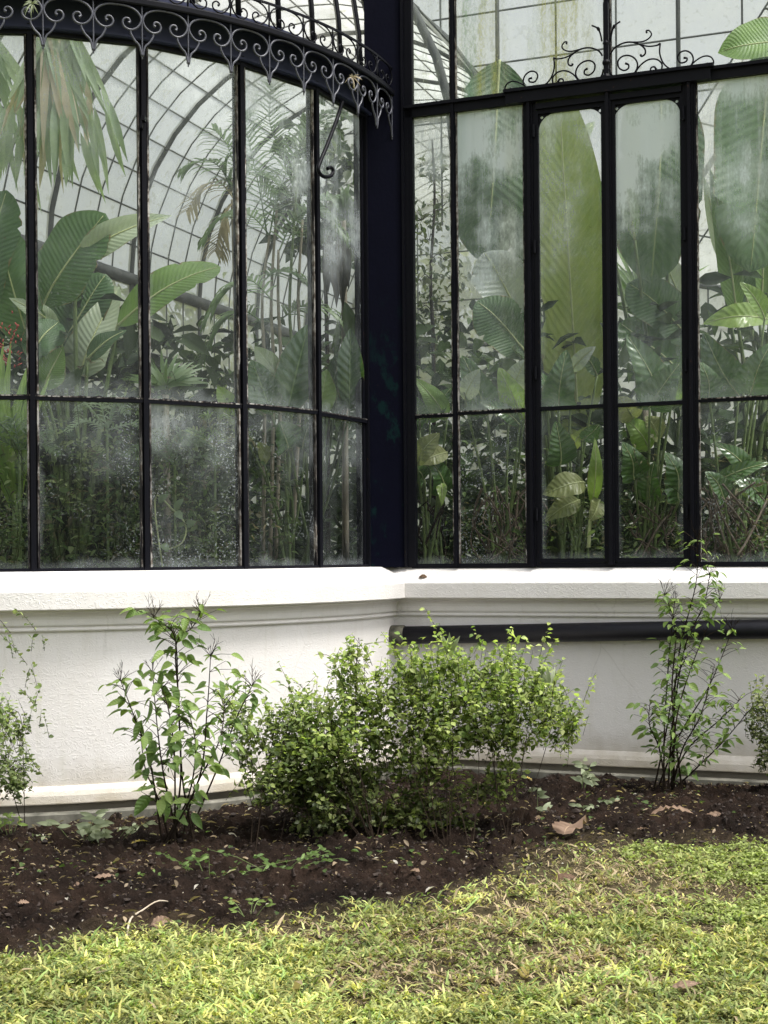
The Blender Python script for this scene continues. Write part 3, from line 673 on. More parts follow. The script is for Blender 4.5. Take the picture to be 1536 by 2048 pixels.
for sa, sb, side, lv in ((s2 + .045, s3, 0, ((.42, .08, .5), (.06, 0, .5))), (s3, s4 - .045, 1, ((1.05, .06, .3), (.07, 0, .7)))):
    e = MB(); zt = ZTR + .005; zh = ZG - .075
    a_, b_ = (sa + .018, sb - .035) if side == 0 else (sa + .035, sb - .018)
    fbar(e, a_ - .011, ZS + .012, a_ - .011, zh + .04, .022 if side == 0 else .05, .04, -.012)
    fbar(e, b_ + .011, ZS + .012, b_ + .011, zh + .04, .022 if side == 1 else .05, .04, -.012)
    fbar(e, a_, zh + .03, b_, zh + .03, .06, .036, -.012); fbar(e, a_, ZS + .022, b_, ZS + .022, .030, .036, -.012)
    fbar(e, a_, zt, b_, zt, .026, .03, -.014)
    cs = e.build('casement', M['worn'], GH)
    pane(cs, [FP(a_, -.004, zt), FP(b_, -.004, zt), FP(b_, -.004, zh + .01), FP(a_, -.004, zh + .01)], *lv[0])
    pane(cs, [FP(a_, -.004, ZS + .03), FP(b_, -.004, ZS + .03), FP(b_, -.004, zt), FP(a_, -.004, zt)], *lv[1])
    corner_plate(cs, a_, zh, 1); corner_plate(cs, b_, zh, -1)
    hx = a_ - .028 if side == 0 else b_ + .028
    for zz in (zh - .12, (zh + zt) / 2 + .1, zt + .25, ZS + .35):
        hm = MB(); hm.tube([FP(hx, -.05, zz - .045), FP(hx, -.05, zz + .045)], .010, 8); hm.build('hinge', M['iron'], cs)
sb_ = MB(); fbar(sb_, s2, ZS - .010, s4, ZS - .010, .032, .05, 0); sb_.build('casement_sill', M['worn'], GH)
st = MB(); fbar(st, s3, ZS - .01, s3, ZG + .02, .046, .05, -.022); fbar(st, s3, ZS - .01, s3, ZG + .02, .022, .03, -.052); st.build('astragal', M['iron'], GH)
# fixed lights above the rail
for sa, sb, lv in ((0, s1, (.6, .7, .4)), (s1, s3, (.45, 1.0, .6)), (s3, s5, (.13, .05, .4)), (s5, s6, (.5, .3, .4)), (s6, s7, (.5, .3, .4))):
    fr = MB(); fbar(fr, sa, ZTOP - .04, sb, ZTOP - .04, .04, .04)
    wn = fr.build('upper_light', M['iron'], GH)
    pane(wn, [FP(sa, .0, ZG + .07), FP(sb, .0, ZG + .07), FP(sb, .0, ZTOP), FP(sa, .0, ZTOP)], *lv)

# scroll crest over the casement: smooth curves through traced points, right half mirrored to the left
def catmull(pts, n=5):
    out = []; P = [Vector(p) for p in pts]
    for i in range(len(P) - 1):
        a, b, c, d = P[max(i - 1, 0)], P[i], P[i + 1], P[min(i + 2, len(P) - 1)]
        for k in range(n):
            t = k / n
            out.append(0.5 * ((2 * b) + (c - a) * t + (2 * a - 5 * b + 4 * c - d) * t * t + (3 * b - a - 3 * c + d) * t ** 3))
    out.append(P[-1]); return out
CR = [([(722, 345), (735, 383), (775, 402), (830, 396), (872, 366), (888, 325), (873, 287), (838, 268), (798, 273), (772, 302), (778, 340), (808, 356), (833, 343), (834, 322), (815, 314)], 5.2),
      ([(726, 262), (750, 225), (798, 196), (850, 188), (900, 202), (930, 228), (932, 258), (913, 272), (905, 262)], 5.2),
      ([(850, 188), (912, 186), (952, 168), (970, 142), (956, 120), (940, 122), (942, 134)], 4.5),
      ([(905, 203), (950, 213), (1000, 208), (1022, 195)], 4.5),
      ([(1022, 195), (1019, 255), (1040, 312), (1080, 346), (1132, 357), (1188, 340), (1216, 300), (1208, 260), (1175, 240), (1140, 250), (1124, 280), (1142, 310), (1174, 303), (1180, 284), (1160, 282)], 5.0),
      ([(868, 380), (902, 328), (950, 293), (1000, 290), (1031, 317), (1026, 354), (1000, 375), (970, 366), (966, 342), (986, 334), (998, 350)], 5.0),
      ([(1178, 352), (1230, 300), (1280, 272), (1320, 276), (1338, 305), (1326, 331), (1302, 336), (1288, 322), (1303, 312)], 4.6)]
cm = MB(); fbar(cm, s3, ZG + .09, s3, ZG + .62, .034, .034, -.066)
crest = None
ctr_s = s3
def CP(zx, zy):
    return SX(980 + zx / 2.954, 20 + zy / 2.954, -.065)
for z_, r_ in ((310, .030), (195, .024), (395, .034)):
    s_, zz = CP(703, z_); cm.tube([FP(ctr_s, -.066, zz - .016), FP(ctr_s, -.066, zz), FP(ctr_s, -.066, zz + .016)], [r_ * .8, r_, r_ * .8], 10)
crest = cm.build('window_crest', M['iron'], GH)
c0 = CP(703, 300)[0]
for path, rr in CR:
    sz = [CP(*p) for p in path]
    zbase = ZG + .108
    for sg in (1, -1):
        # the crest is level: remove the rail's slope seen in perspective by using facade coordinates
        pts = [Vector((ctr_s + sg * (s_ - c0), -.066, z_)) for s_, z_ in sz]
        pts = catmull(pts, 5); mb = MB(); n = len(pts)
        rad = [rr * .00115 * (1 if i < n - 8 else 1.0 + .5 * (i - n + 8) / 8) for i in range(n)]
        mb.tube([FP(p.x, p.y, p.z) for p in pts], rad, 7)
        mb.build('scroll', M['iron'], crest, True)
for sg in (1, -1):
    sz = [CP(*p) for p in ((728, 175), (736, 130), (748, 96), (765, 80), (786, 66))]
    pts = catmull([Vector((ctr_s + sg * (s_ - c0), -.066, z_)) for s_, z_ in sz], 4)
    mb = MB(); n = len(pts); mb.tube([FP(p.x, p.y, p.z) for p in pts], [.006 if abs(i - 8) > 1 else .011 for i in range(n)], 7); mb.build('leaf_prong', M['iron'], crest, True)

# ------------------------------------------------------------------ cornice with hanging fretwork on the curved bay
RC = 2.86
def arc_strip(prof, th0, th1, n=70):
    mb = MB()
    for (r0, z0), (r1, z1) in zip(prof[:-1], prof[1:]):
        vs = [AP(th0 + (th1 - th0) * i / n, r0, z0) for i in range(n + 1)] + [AP(th0 + (th1 - th0) * i / n, r1, z1) for i in range(n + 1)]
        mb.add(vs, [(i, i + 1, n + 2 + i, n + 1 + i) for i in range(n)])
    return mb
arc_strip([(R - .03, 4.70), (R + .05, 4.70), (R + .058, 4.708), (R + .058, 4.722), (R + .03, 4.73), (R + .02, 4.735), (R + .02, 5.0), (R - .03, 5.0)], TH0, TH_END + 1.5).build('fascia', M['navy'], GH, True)
cor = arc_strip([(RC - .014, 4.90), (RC - .018, 4.862), (RC - .008, 4.853), (RC + .016, 4.853), (RC + .020, 4.862), (RC + .020, 4.888), (RC + .008, 4.90), (RC - .014, 4.90)], TH0, 74.5).build('cornice', M['iron'], GH, True)
arc_strip([(R + .02, 4.897), (RC - .01, 4.897), (RC - .01, 4.902), (R + .02, 4.902)], TH0, 73.5).build('gutter', M['navy'], GH, True)
tr_ = arc_strip([(RC - .006, 5.046), (RC + .006, 5.046), (RC + .006, 5.06), (RC - .006, 5.06), (RC - .006, 5.046)], TH0, 74.5).build('crest_rail', M['iron'], GH, True)
UW = 5.9
def spiral(cx, cz, r0, a0, a1, n=20, shrink=.32):
    return [(cx + (r0 * (1 - (1 - shrink) * i / n)) * math.cos(a0 + (a1 - a0) * i / n), cz + (r0 * (1 - (1 - shrink) * i / n)) * math.sin(a0 + (a1 - a0) * i / n)) for i in range(n + 1)]
def unit_paths(kind):
    """x from 0 to w between two spikes, z up from the spike foot; returns centre lines"""
    w_ = 2 * RC * math.sin(math.radians(UW / 2)); paths = []
    if kind == 'hang':
        H = .318
        half = [(w_ / 2, H * .955), (w_ * .30, H * .94), (w_ * .12, H * .87), (w_ * .022, H * .74), (w_ * .05, H * .62), (w_ * .14, H * .53), (w_ * .25, H * .50), (w_ * .36, H * .54), (w_ * .405, H * .63), (w_ * .36, H * .705), (w_ * .28, H * .71), (w_ * .25, H * .655), (w_ * .285, H * .625)]
        leg = [(w_ * .24, H * .50), (w_ * .235, H * .43), (w_ * .16, H * .31), (w_ * .06, H * .21), (w_ * .012, H * .02)]
        paths = [(half, .0074), (leg, .0068)]
        paths += [([(w_ - x, z) for x, z in p], r) for p, r in paths]
        paths.append(([(0, H), (0, H * .5), (0, H * .1), (0, -.01)], .0050))
    else:
        H = .15
        half = [(w_ / 2, H), (w_ * .27, H * .96), (w_ * .10, H * .80), (w_ * .03, H * .52), (w_ * .09, H * .24), (w_ * .20, H * .07), (w_ * .32, H * .06), (w_ * .42, H * .20), (w_ * .42, H * .40), (w_ * .34, H * .50), (w_ * .27, H * .42), (w_ * .30, H * .33)]
        paths = [(half, .0055)]; paths += [([(w_ - x, z) for x, z in p], r) for p, r in paths]
        paths.append(([(0, 0), (0, H)], .006))
    return w_, paths
def unit_mesh(kind):
    w_, paths = unit_paths(kind); mb = MB()
    for p, r in paths:
        c = catmull([Vector((x, 0, z)) for x, z in p], 4); n = len(c)
        mb.tube([(v.x, v.y, v.z) for v in c], [r * (1.0 if i < n - 5 or len(p) < 8 else 1.0 + .12 * (i - n + 5)) for i in range(n)], 6)
    me = bpy.data.meshes.new('scroll_unit'); me.from_pydata(mb.v, [], mb.f); me.polygons.foreach_set('use_smooth', [True] * len(me.polygons)); return me
hang, stand = unit_mesh('hang'), unit_mesh('stand')
hang.materials.append(M['scroll']); stand.materials.append(M['iron'])
th = 12.8 - UW * 4
while th < 73:
    p = AP(th, RC, 4.542); d_ = AP(th + UW, RC, 0) - AP(th, RC, 0)
    for me, z, par, nm in ((hang, 4.542, cor, 'hanging_scroll'), (stand, 4.90, tr_, 'crest_scroll')):
        if me is stand and th > 68: continue
        o = link(nm, me, None, par); o.location = Vector((p.x, p.y, z)) - origin(par); o.rotation_euler = (0, 0, math.atan2(d_.y, d_.x) + rnd.uniform(-.02, .02))
    th += UW
# hook-ended stay bar below the rail
hb = MB(); hp = [(686, 203), (673, 243), (655, 290), (642, 322), (637, 338), (643, 350), (654, 354), (664, 350), (667, 341), (662, 335), (656, 337)]
c_ = catmull([W(x, y, 9.52 + .0055 * (x - 640)) for x, y in hp], 5); hb.tube(c_, [.013] * len(c_), 8); hb.build('stay_hook', M['iron'], GH, True)
lb = MB(); p0 = W(288, 238, 8.74); lb.box(p0, (.012, 0, 0), (0, .03, 0), (0, 0, .016)); lb.box(p0 - Vector((.012, 0, .03)), (.006, 0, 0), (0, .028, 0), (0, 0, .03)); lb.build('latch', M['iron'], GH)
# ribbed half dome over the bay
def dome(th, ph, r=R): return Vector((CX + r * math.cos(ph) * math.sin(math.radians(th)), CY - r * math.cos(ph) * math.cos(math.radians(th)), 4.98 + r * math.sin(ph) * 1.05))
for th in [TH_END - TH_STEP * .5 * k for k in range(-1, 15)]:
    mb = MB(); mb.tube([dome(th, math.radians(a)) for a in range(0, 91, 6)], .020, 6); mb.build('dome_rib', M['iron'], GH, True)
for k in range(0, 8):
    a, b = TH_END + TH_STEP * .5 - TH_STEP * (k + 1), TH_END + TH_STEP * .5 - TH_STEP * k
    mb = MB(); ph = [math.radians(x) for x in range(0, 91, 6)]
    vs = [dome(a, p) for p in ph] + [dome((a + b) / 2, p) for p in ph] + [dome(b, p) for p in ph]; n = len(ph)
    mb.add(vs, [(j * n + i, j * n + i + 1, (j + 1) * n + i + 1, (j + 1) * n + i) for j in (0, 1) for i in range(n - 1)])
    mb.build('dome_pane', M['roofglass'], GH, True)

# ------------------------------------------------------------------ inside: far walls, vault, raised bed
T_END = 12.5; SL = SCN - R; SR = SCN + R; ZV = 4.95
vault = lambda phi, t: FP(SCN - R * math.cos(phi), t, ZV + R * math.sin(phi))
k = 0
t = 0.25
while t < T_END + .1:
    mb = MB(); main = (k % 4 == 0)
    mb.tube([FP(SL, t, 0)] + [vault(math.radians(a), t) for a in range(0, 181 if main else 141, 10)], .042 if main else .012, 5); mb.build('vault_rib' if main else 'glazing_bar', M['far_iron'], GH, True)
    t += .44; k += 1
for phd in range(0, 150, 9):
    mb = MB(); p = math.radians(phd); mb.tube([vault(p, .2), vault(p, T_END)], .085 if phd == 0 else .012, 5); mb.build('purlin', M['far_iron'], GH, True)
for z, r_ in ((2.45, .03), (3.3, .012), (4.1, .012)):
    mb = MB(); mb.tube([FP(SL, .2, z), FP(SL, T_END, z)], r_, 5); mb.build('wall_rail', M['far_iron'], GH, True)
for j in range(6):
    ta, tb = .2 + j * 2.06, .2 + (j + 1) * 2.06
    mb = MB(); ph = [math.radians(a) for a in range(0, 151, 10)]
    vs = [FP(SL, ta, 0)] + [vault(p, ta) for p in ph] + [FP(SL, tb, 0)] + [vault(p, tb) for p in ph]; n = len(ph) + 1
    mb.add(vs, [(i, i + 1, n + i + 1, n + i) for i in range(n - 1)]); mb.build('vault_pane', M['farglass'], GH, True)
# end wall of the aisle
for j in range(11):
    s_ = SL + (SR + 1.2 - SL) * j / 10
    mb = MB(); zt_ = ZV + math.sqrt(max(R * R - (s_ - SCN) ** 2, 0)); mb.tube([FP(s_, T_END, 0), FP(s_, T_END, max(zt_, 5.2))], .03 if j % 3 == 0 else .012, 5); mb.build('end_bar', M['far_iron'], GH, True)
for z in (2.2, 2.9, 3.6, 4.3, 4.95, 5.7, 6.5):
    mb = MB(); mb.tube([FP(SL, T_END, z), FP(SR + 1.2, T_END, z)], .035 if z == 4.95 else .012, 5); mb.build('end_rail', M['far_iron'], GH, True)
mb = MB(); mb.add([FP(SL, T_END + .02, 0), FP(SR + 1.2, T_END + .02, 0), FP(SR + 1.2, T_END + .02, 7.6), FP(SL, T_END + .02, 7.6)], [(0, 1, 2, 3)]); mb.build('end_pane', M['farglass'], GH)
# canted far wall and roof slope of the hall on the right
wv = Vector((.82, .572)); q0 = F0 + U * (-.3) + D * 10.0; inn = Vector((.572, -.82))
def CW(q, z, b=0.0): p = q0 + wv * q + inn * b; return Vector((p.x, p.y, z))
for j in range(15):
    q = j * .72 - .6
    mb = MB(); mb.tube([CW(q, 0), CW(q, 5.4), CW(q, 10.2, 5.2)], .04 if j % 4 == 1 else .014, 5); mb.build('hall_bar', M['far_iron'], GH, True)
for z in (2.2, 2.9, 3.6, 4.3, 5.4):
    mb = MB(); mb.tube([CW(-.6, z), CW(9.6, z)], .05 if z == 5.4 else .02, 5); mb.build('hall_rail', M['far_iron'], GH, True)
for j in range(1, 10):
    mb = MB(); b = 5.2 * j / 9; mb.tube([CW(-.6, 5.4 + 4.8 * j / 9, b), CW(9.6, 5.4 + 4.8 * j / 9, b)], .05 if j in (4, 9) else .014, 5); mb.build('roof_rail', M['far_iron'], GH, True)
for j in range(5):
    a, b = -.6 + j * 2.04, -.6 + (j + 1) * 2.04
    mb = MB(); mb.add([CW(a, 0, -.03), CW(b, 0, -.03), CW(b, 5.4, -.03), CW(a, 5.4, -.03), CW(b, 10.2, 5.17), CW(a, 10.2, 5.17)], [(0, 1, 2, 3), (3, 2, 4, 5)]); mb.build('hall_pane', M['hallglass'], GH)
for j in range(9):
    s_ = -4.2 + .8 * j; mb = MB(); mb.tube([FP(s_, 8.6, 6.0), FP(s_, 8.6, 11.5)], .03 if j % 3 == 0 else .014, 5); mb.build('clerestory_bar', M['far_iron'], GH, True)
for z in (7.4, 8.1, 8.8, 9.5, 10.2):
    mb = MB(); mb.tube([FP(-4.4, 8.6, z), FP(2.4, 8.6, z)], .014, 5); mb.build('clerestory_rail', M['far_iron'], GH, True)
mb = MB(); mb.add([FP(-4.4, 8.63, 6.0), FP(2.4, 8.63, 6.0), FP(2.4, 8.63, 11.5), FP(-4.4, 8.63, 11.5)], [(0, 1, 2, 3)]); mb.build('clerestory_pane', M['hallglass'], GH)
# roof slope rising from the facade
for j in range(9):
    s_ = j * .7; mb = MB(); mb.tube([FP(s_, 0.03, ZTOP), FP(s_, 4.6, 10.2)], .03, 5); mb.build('facade_rafter', M['iron'], GH, True)
mb = MB(); mb.add([FP(-.3, .03, ZTOP), FP(S_END, .03, ZTOP), FP(S_END, 4.6, 10.2), FP(-.3, 4.6, 10.2)], [(0, 1, 2, 3)]); mb.build('facade_roof_pane', M['roofglass'], GH)
# raised bed behind the glass
def bed_z(x, y): return 1.345 + (fbm(x * 1.7, y * 1.7, 4, 77) - .5) * .16
bs, bt = np.meshgrid(np.linspace(-5.5, 5.5, 150), np.linspace(-2.75, 10.5, 180))
bx = F0.x + U.x * bs + D.x * bt; by = F0.y + U.y * bs + D.y * bt
ok = ((bt > .12) & (bs > -5.6)) | ((bs - SCN) ** 2 + (bt - TCN) ** 2 < (R - .09) ** 2)
bzv = bed_z(bx, by); V = np.stack([bx.ravel(), by.ravel(), bzv.ravel()], 1)
idx = np.arange(bs.size).reshape(bs.shape); q = ok[:-1, :-1] & ok[1:, :-1] & ok[:-1, 1:] & ok[1:, 1:]
T = np.stack([idx[:-1, :-1][q], idx[:-1, 1:][q], idx[1:, 1:][q], idx[1:, :-1][q]], 1)
o = np_mesh('indoor_soil', V, T, M['soil'], None, np.zeros((len(V), 3)) + .25, True); o['kind'] = 'structure'
def bedz(x, y): return float(bed_z(np.array([x]), np.array([y]))[0])
#PLANTS#
# ------------------------------------------------------------------ leaf and stem builders
def big_leaf(parent, base, tip, width, mat, shape='oblong', bend=0.12, fold=0.25, ruffle=0.0, face=(0, -1, 0.25), name='leaf', twist=0.0, nu=14, nv=8, rib=None):
    base, tip = Vector(base), Vector(tip); ax = tip - base; L = ax.length; a = ax.normalized()
    n = Vector(face); n -= a * n.dot(a)
    if n.length < 1e-4: n = a.orthogonal()
    n.normalize(); x0 = a.cross(n); mb = MB(); vs = []; uv = []; fs = []
    ph = rnd.random() * 6; s1_ = rnd.uniform(.8, 1.2)
    if shape == 'oblong' and nu == 14: nu = 34
    tears = {(rnd.randrange(5, nu - 3), rnd.random() < .5): rnd.uniform(.05, .22) for k in range(3)} if shape == 'oblong' else {}
    for i in range(nu + 1):
        t = i / nu
        if shape == 'oblong': w_ = (math.sin(math.pi * min(t / .34, 1) / 2) ** .7) * (math.cos(math.pi / 2 * max((t - .66) / .34, 0)) ** .58) if t < 1 else 0
        elif shape == 'lance': w_ = math.sin(math.pi * t ** .75) ** .9
        elif shape == 'heart': w_ = min(1, (t + .03) * 6) ** .6 * (1 - t) ** .62 * 1.28 if t < 1 else 0
        elif shape == 'strap': w_ = min(1, t * 9 + .5) * (1 - t ** 3) 
        else: w_ = math.sin(math.pi * t ** .8) ** .75 if 0 < t < 1 else 0
        c = base + ax * t + n * (math.sin(math.pi * t) * bend * L) - Vector((0, 0, 1)) * (t * t * bend * L * .3)
        tw = twist * t; x = x0 * math.cos(tw) + n * math.sin(tw); nn = n * math.cos(tw) - x0 * math.sin(tw)
        for j in range(nv + 1):
            v = j / nv * 2 - 1
            hw = width / 2 * w_ * (1 - (tears.get((i, v > 0), 0) if abs(v) > .99 else tears.get((i, v > 0), 0) * .45 * abs(v))) * (1 + .05 * math.sin(7 * t * s1_ + ph + (3 if v > 0 else 0)))
            z = abs(v) * fold * width * .5 * w_ - (v * v) * fold * width * .22 * w_
            z += width * w_ * (.07 * math.sin(4.3 * t + ph + 1.7 * v) + .05 * math.sin(9.1 * t * s1_ + 2 * ph) * v)
            z += ruffle * width * math.sin(t * 34 * s1_ + ph + (1.1 if v > 0 else 0)) * abs(v) * w_
            vs.append(c + x * (v * hw) + nn * z); uv.append((j / nv, t))
    for i in range(nu):
        for j in range(nv): fs.append((i * (nv + 1) + j, i * (nv + 1) + j + 1, (i + 1) * (nv + 1) + j + 1, (i + 1) * (nv + 1) + j))
    mb.add(vs, fs, uv); o = mb.build(name, mat, parent, True)
    if rib:
        rb = MB(); k = nv // 2
        rb.tube([vs[i * (nv + 1) + k] - n * (-.003) for i in range(0, nu, 1)], [rib * (1 - .8 * i / nu) for i in range(nu)], 5); rb.build('midrib', M['stem_pale'], o, True)
    return o
def stem(parent, pts, r0, r1, mat, name='stem', n=6, par2=None):
    c = catmull(pts, 4); m = len(c); mb = MB(); mb.tube(c, [r0 + (r1 - r0) * i / (m - 1) for i in range(m)], n); return mb.build(name, mat, parent, True)
def frond(parent, pts, leaflet, mat, count=26, name='frond', droop=.5, wid=.022, spread=1.0, col=(.13, .2, .08)):
    """pinnate palm frond along a curve"""
    c = catmull(pts, 6); m = len(c); P, Dr, Up, L = [], [], [], []
    for i in range(count):
        t = .12 + .88 * i / (count - 1); f = t * (m - 1); k = min(int(f), m - 2); p = c[k].lerp(c[k + 1], f - k); d = (c[k + 1] - c[k]).normalized()
        side = d.cross(Vector((0, -.6, 1))).normalized()
        for sg in (-1, 1):
            dd = d * (.55 + .5 * t) + side * sg * spread + Vector((rnd.gauss(0, .08), rnd.gauss(0, .12), -droop * rnd.uniform(.5, 1)))
            P.append(p); Dr.append(dd); Up.append((rnd.gauss(0, .2), -.6, 1)); L.append(leaflet * (math.sin(math.pi * (.12 + .80 * t)) ** .6) * rnd.uniform(.85, 1.1))
    P, Dr, Up, L = map(np.array, (P, Dr, Up, L))
    V, T = scatter_arrays(P, Dr, Up, L, np.full(len(L), wid), BLADE_V, BLADE_T)
    rb = MB(); rb.tube(c, [.007 * (1 - .8 * i / m) for i in range(m)], 5)
    b = len(V); V = np.concatenate([V, np.array(rb.v)]); 
    tris = [(f[0], f[i], f[i + 1]) for f in rb.f for i in range(1, len(f) - 1)]
    T = np.concatenate([T, np.array(tris) + b])
    return np_mesh(name, V, T, mat, parent, None, True)
def plant(name, label, cat, x, y, Y, group=None):
    p = W(x, y, Y); return thing(name, label, cat, (p.x, p.y, bedz(p.x, p.y)), group)
def foot(t, dx=0, dy=0): l = t.location; return Vector((l.x + dx, l.y + dy, l.z))

# ------------------------------------------------------------------ indoor plants behind the curved bay
p = plant('banana_plant', 'broad banana plant with fanned paddle leaves behind the left curved panes', 'banana plant', 150, 900, 10.0)
for b, t_, w_, mt, Y0, Y1, kw in (
    ((88, 612), (212, 420), .42, 'banana_dark', 9.9, 9.8, dict(bend=.10, fold=.2)),
    ((66, 705), (-6, 440), .36, 'banana_dark', 9.9, 9.7, dict(bend=.08)),
    ((150, 530), (345, 422), .22, 'banana_pale', 9.85, 9.85, dict(bend=.14, fold=.5, shape='lance')),
    ((112, 712), (214, 545), .40, 'banana_dark', 10.15, 10.2, dict(bend=.06)),
    ((160, 752), (240, 568), .30, 'banana_pale', 10.05, 10.2, dict(bend=.07, fold=.3, shape='heart')),
    ((236, 652), (442, 522), .25, 'banana_mid', 9.9, 9.95, dict(bend=.16, fold=.35)),
    ((-40, 640), (14, 376), .34, 'banana_dark', 9.8, 9.7, dict(bend=.05)),
    ((120, 660), (18, 590), .15, 'banana_pale', 9.9, 9.7, dict(bend=.15, shape='lance')),
    ((60, 720), (118, 640), .26, 'banana_dark', 9.7, 9.8, dict(bend=.1)),
    ((90, 780), (128, 690), .22, 'banana_mid', 9.8, 9.75, dict(bend=.1, shape='lance')),
    ((175, 720), (255, 655), .14, 'banana_dark', 9.95, 9.9, dict(bend=.15, shape='lance'))):
    B_, T_ = W(*b, Y0), W(*t_, Y1)
    lf = big_leaf(p, B_, T_, w_, M[mt], rib=.009, **kw)
    stem(p, [foot(p, rnd.uniform(-.1, .1), rnd.uniform(-.1, .1)), (foot(p) * .45 + B_ * .55) + Vector((0, .05, .1)), B_], .028, .011, M['stem_green'], 'leaf_stalk')
p = plant('fan_palm', 'fan palm with long drooping pale leaf segments at top left', 'palm', -150, 900, 10.4)
hubs = ((-40, 45, 9.9), (95, 60, 9.6), (130, 40, 9.75))
stem(p, [foot(p), W(-190, 500, 10.4), W(-120, 150, 10.2), W(-40, 20, 9.95)], .05, .016, M['trunk'], 'trunk')
stem(p, [W(-120, 150, 10.2), W(20, -10, 9.9), W(112, 45, 9.7)], .014, .01, M['stem_green'], 'leaf_stalk')
for h, (hx, hy, hY) in enumerate(hubs):
    hub = W(hx, hy, hY); n_ = 34 if h else 26
    for i in range(n_):
        a = -.50 + (.98 if h else 1.1) * i / (n_ - 1) + rnd.gauss(0, .03); L_ = rnd.uniform(.85, 1.2) * (1 if h else 1.15)
        kink = rnd.uniform(.45, .7)
        m1 = hub + Vector((math.sin(a) * L_ * kink, rnd.gauss(0, .05), -math.cos(a) * L_ * kink))
        tip = m1 + Vector((math.sin(a * .55) * L_ * (1 - kink) + rnd.gauss(0, .02), rnd.gauss(0, .06), -L_ * (1 - kink)))
        dry_ = rnd.random() < (.30 if h == 0 else .22)
        big_leaf(p, hub, m1 if not dry_ else m1.lerp(tip, .4),   .068, M['fan_dry' if dry_ else 'fan'], 'strap', .02, .5, nu=6, nv=2, name='segment', face=(rnd.gauss(0, .3), -1, .2))
        if not dry_: big_leaf(p, m1, tip, .050, M['fan' if rnd.random() < .75 else 'fan_dry'], 'lance', .03, .5, nu=6, nv=2, name='segment', face=(rnd.gauss(0, .4), -1, .2))
p = plant('red_flowering_plant', 'red flower spike with arching green leaves at left edge', 'flowering plant', 30, 900, 9.6)
for i in range(11):
    a = rnd.uniform(-1.1, 1.3); e = W(30 + 75 * math.sin(a), 760 - 95 * math.cos(a) * rnd.uniform(.6, 1.1), 9.5 + rnd.gauss(0, .1)); big_leaf(p, foot(p, rnd.gauss(0, .03)) + Vector((0, 0, .5)), e, .075, M['philo_light' if i % 3 else 'banana_mid'], 'lance', .15, .4, nu=8, nv=4)
stem(p, [foot(p), foot(p) + Vector((0, 0, .55))], .03, .02, M['stem_green'])
fm = MB()
for i in range(46):
    q = W(18 + rnd.gauss(0, 13), 695 + rnd.gauss(0, 26), 9.45 + rnd.gauss(0, .04)); fm.tube([q, q + Vector((rnd.gauss(0, .012), rnd.gauss(0, .012), .018))], [.007, .003], 5)
fl = fm.build('flower_spike', M['red'], p, True); fl['kind'] = 'stuff'
p = plant('spiky_rosette_plant', 'spiky grey-green rosette plant behind the second curved pane', 'plant', 335, 900, 10.2)
for i in range(34):
    a = rnd.uniform(-1.45, 1.45); r_ = rnd.uniform(60, 105); c0 = W(332, 775, 10.2)
    e = W(332 + r_ * math.sin(a) * .95, 785 - r_ * math.cos(a) * .9, 10.2 + rnd.gauss(0, .15)); big_leaf(p, c0, e, .032, M['palm' if i % 3 else 'fan'], 'lance', .12, .4, nu=7, nv=2)
stem(p, [foot(p), W(332, 790, 10.2)], .03, .025, M['trunk'])
p = plant('feather_palm', 'slender feather palm with arching fronds behind the third curved pane', 'palm', 540, 900, 11.0)
for sx_, top in ((530, 470), (548, 420), (562, 500), (585, 380), (602, 440)):
    stem(p, [foot(p, (sx_ - 550) * .003), W(sx_, 760, 11.0), W(sx_ - 5, 600, 11.05), W(sx_ + rnd.uniform(-10, 12), top, 11.1)], .017, .010, M['stem_green' if sx_ % 2 else 'trunk'], 'cane')
for pts in (((540, 470), (560, 380), (600, 290), (640, 240)), ((535, 470), (520, 380), (500, 290), (488, 230)), ((560, 500), (590, 440), (640, 420), (690, 470)), ((585, 380), (600, 300), (640, 230), (690, 230)), ((540, 470), (500, 430), (450, 430), (405, 480)), ((530, 560), (560, 540), (610, 560), (640, 620)), ((545, 600), (500, 560), (450, 580), (410, 640)), ((600, 440), (640, 400), (690, 400), (720, 450)), ((560, 640), (610, 610), (660, 620), (700, 660)), ((520, 640), (480, 620), (440, 650), (400, 720)), ((590, 380), (560, 300), (540, 240), (545, 170))):
    Y0 = 11 + rnd.uniform(-.5, .5); frond(p, [W(x, y, Y0 + .1 * i) for i, (x, y) in enumerate(pts)], .26, M['palm'], 24, droop=.35)
p = plant('dry_feather_palm', 'palm with one browned drooping frond behind the third pane', 'palm', 480, 900, 12.0)
stem(p, [foot(p), W(478, 700, 12), W(474, 520, 12), W(470, 400, 12)], .05, .035, M['trunk'], 'trunk')
for pts, mt in ((((470, 400), (440, 365), (405, 375), (375, 420)), 'palm_dry'), (((470, 400), (445, 340), (410, 320), (370, 335)), 'palm'), (((470, 400), (490, 350), (520, 340), (555, 380)), 'palm'), (((470, 400), (455, 420), (440, 460), (432, 500)), 'palm_dry'), (((470, 395), (470, 340), (455, 290), (430, 260)), 'palm')):
    frond(p, [W(x, y, 12 + rnd.gauss(0, .05)) for x, y in pts], .30, M[mt], 20, droop=.6)
p = plant('large_leaved_arum', 'dark large-leaved arum beside the corner post, inside the curved bay', 'plant', 620, 900, 10.6)
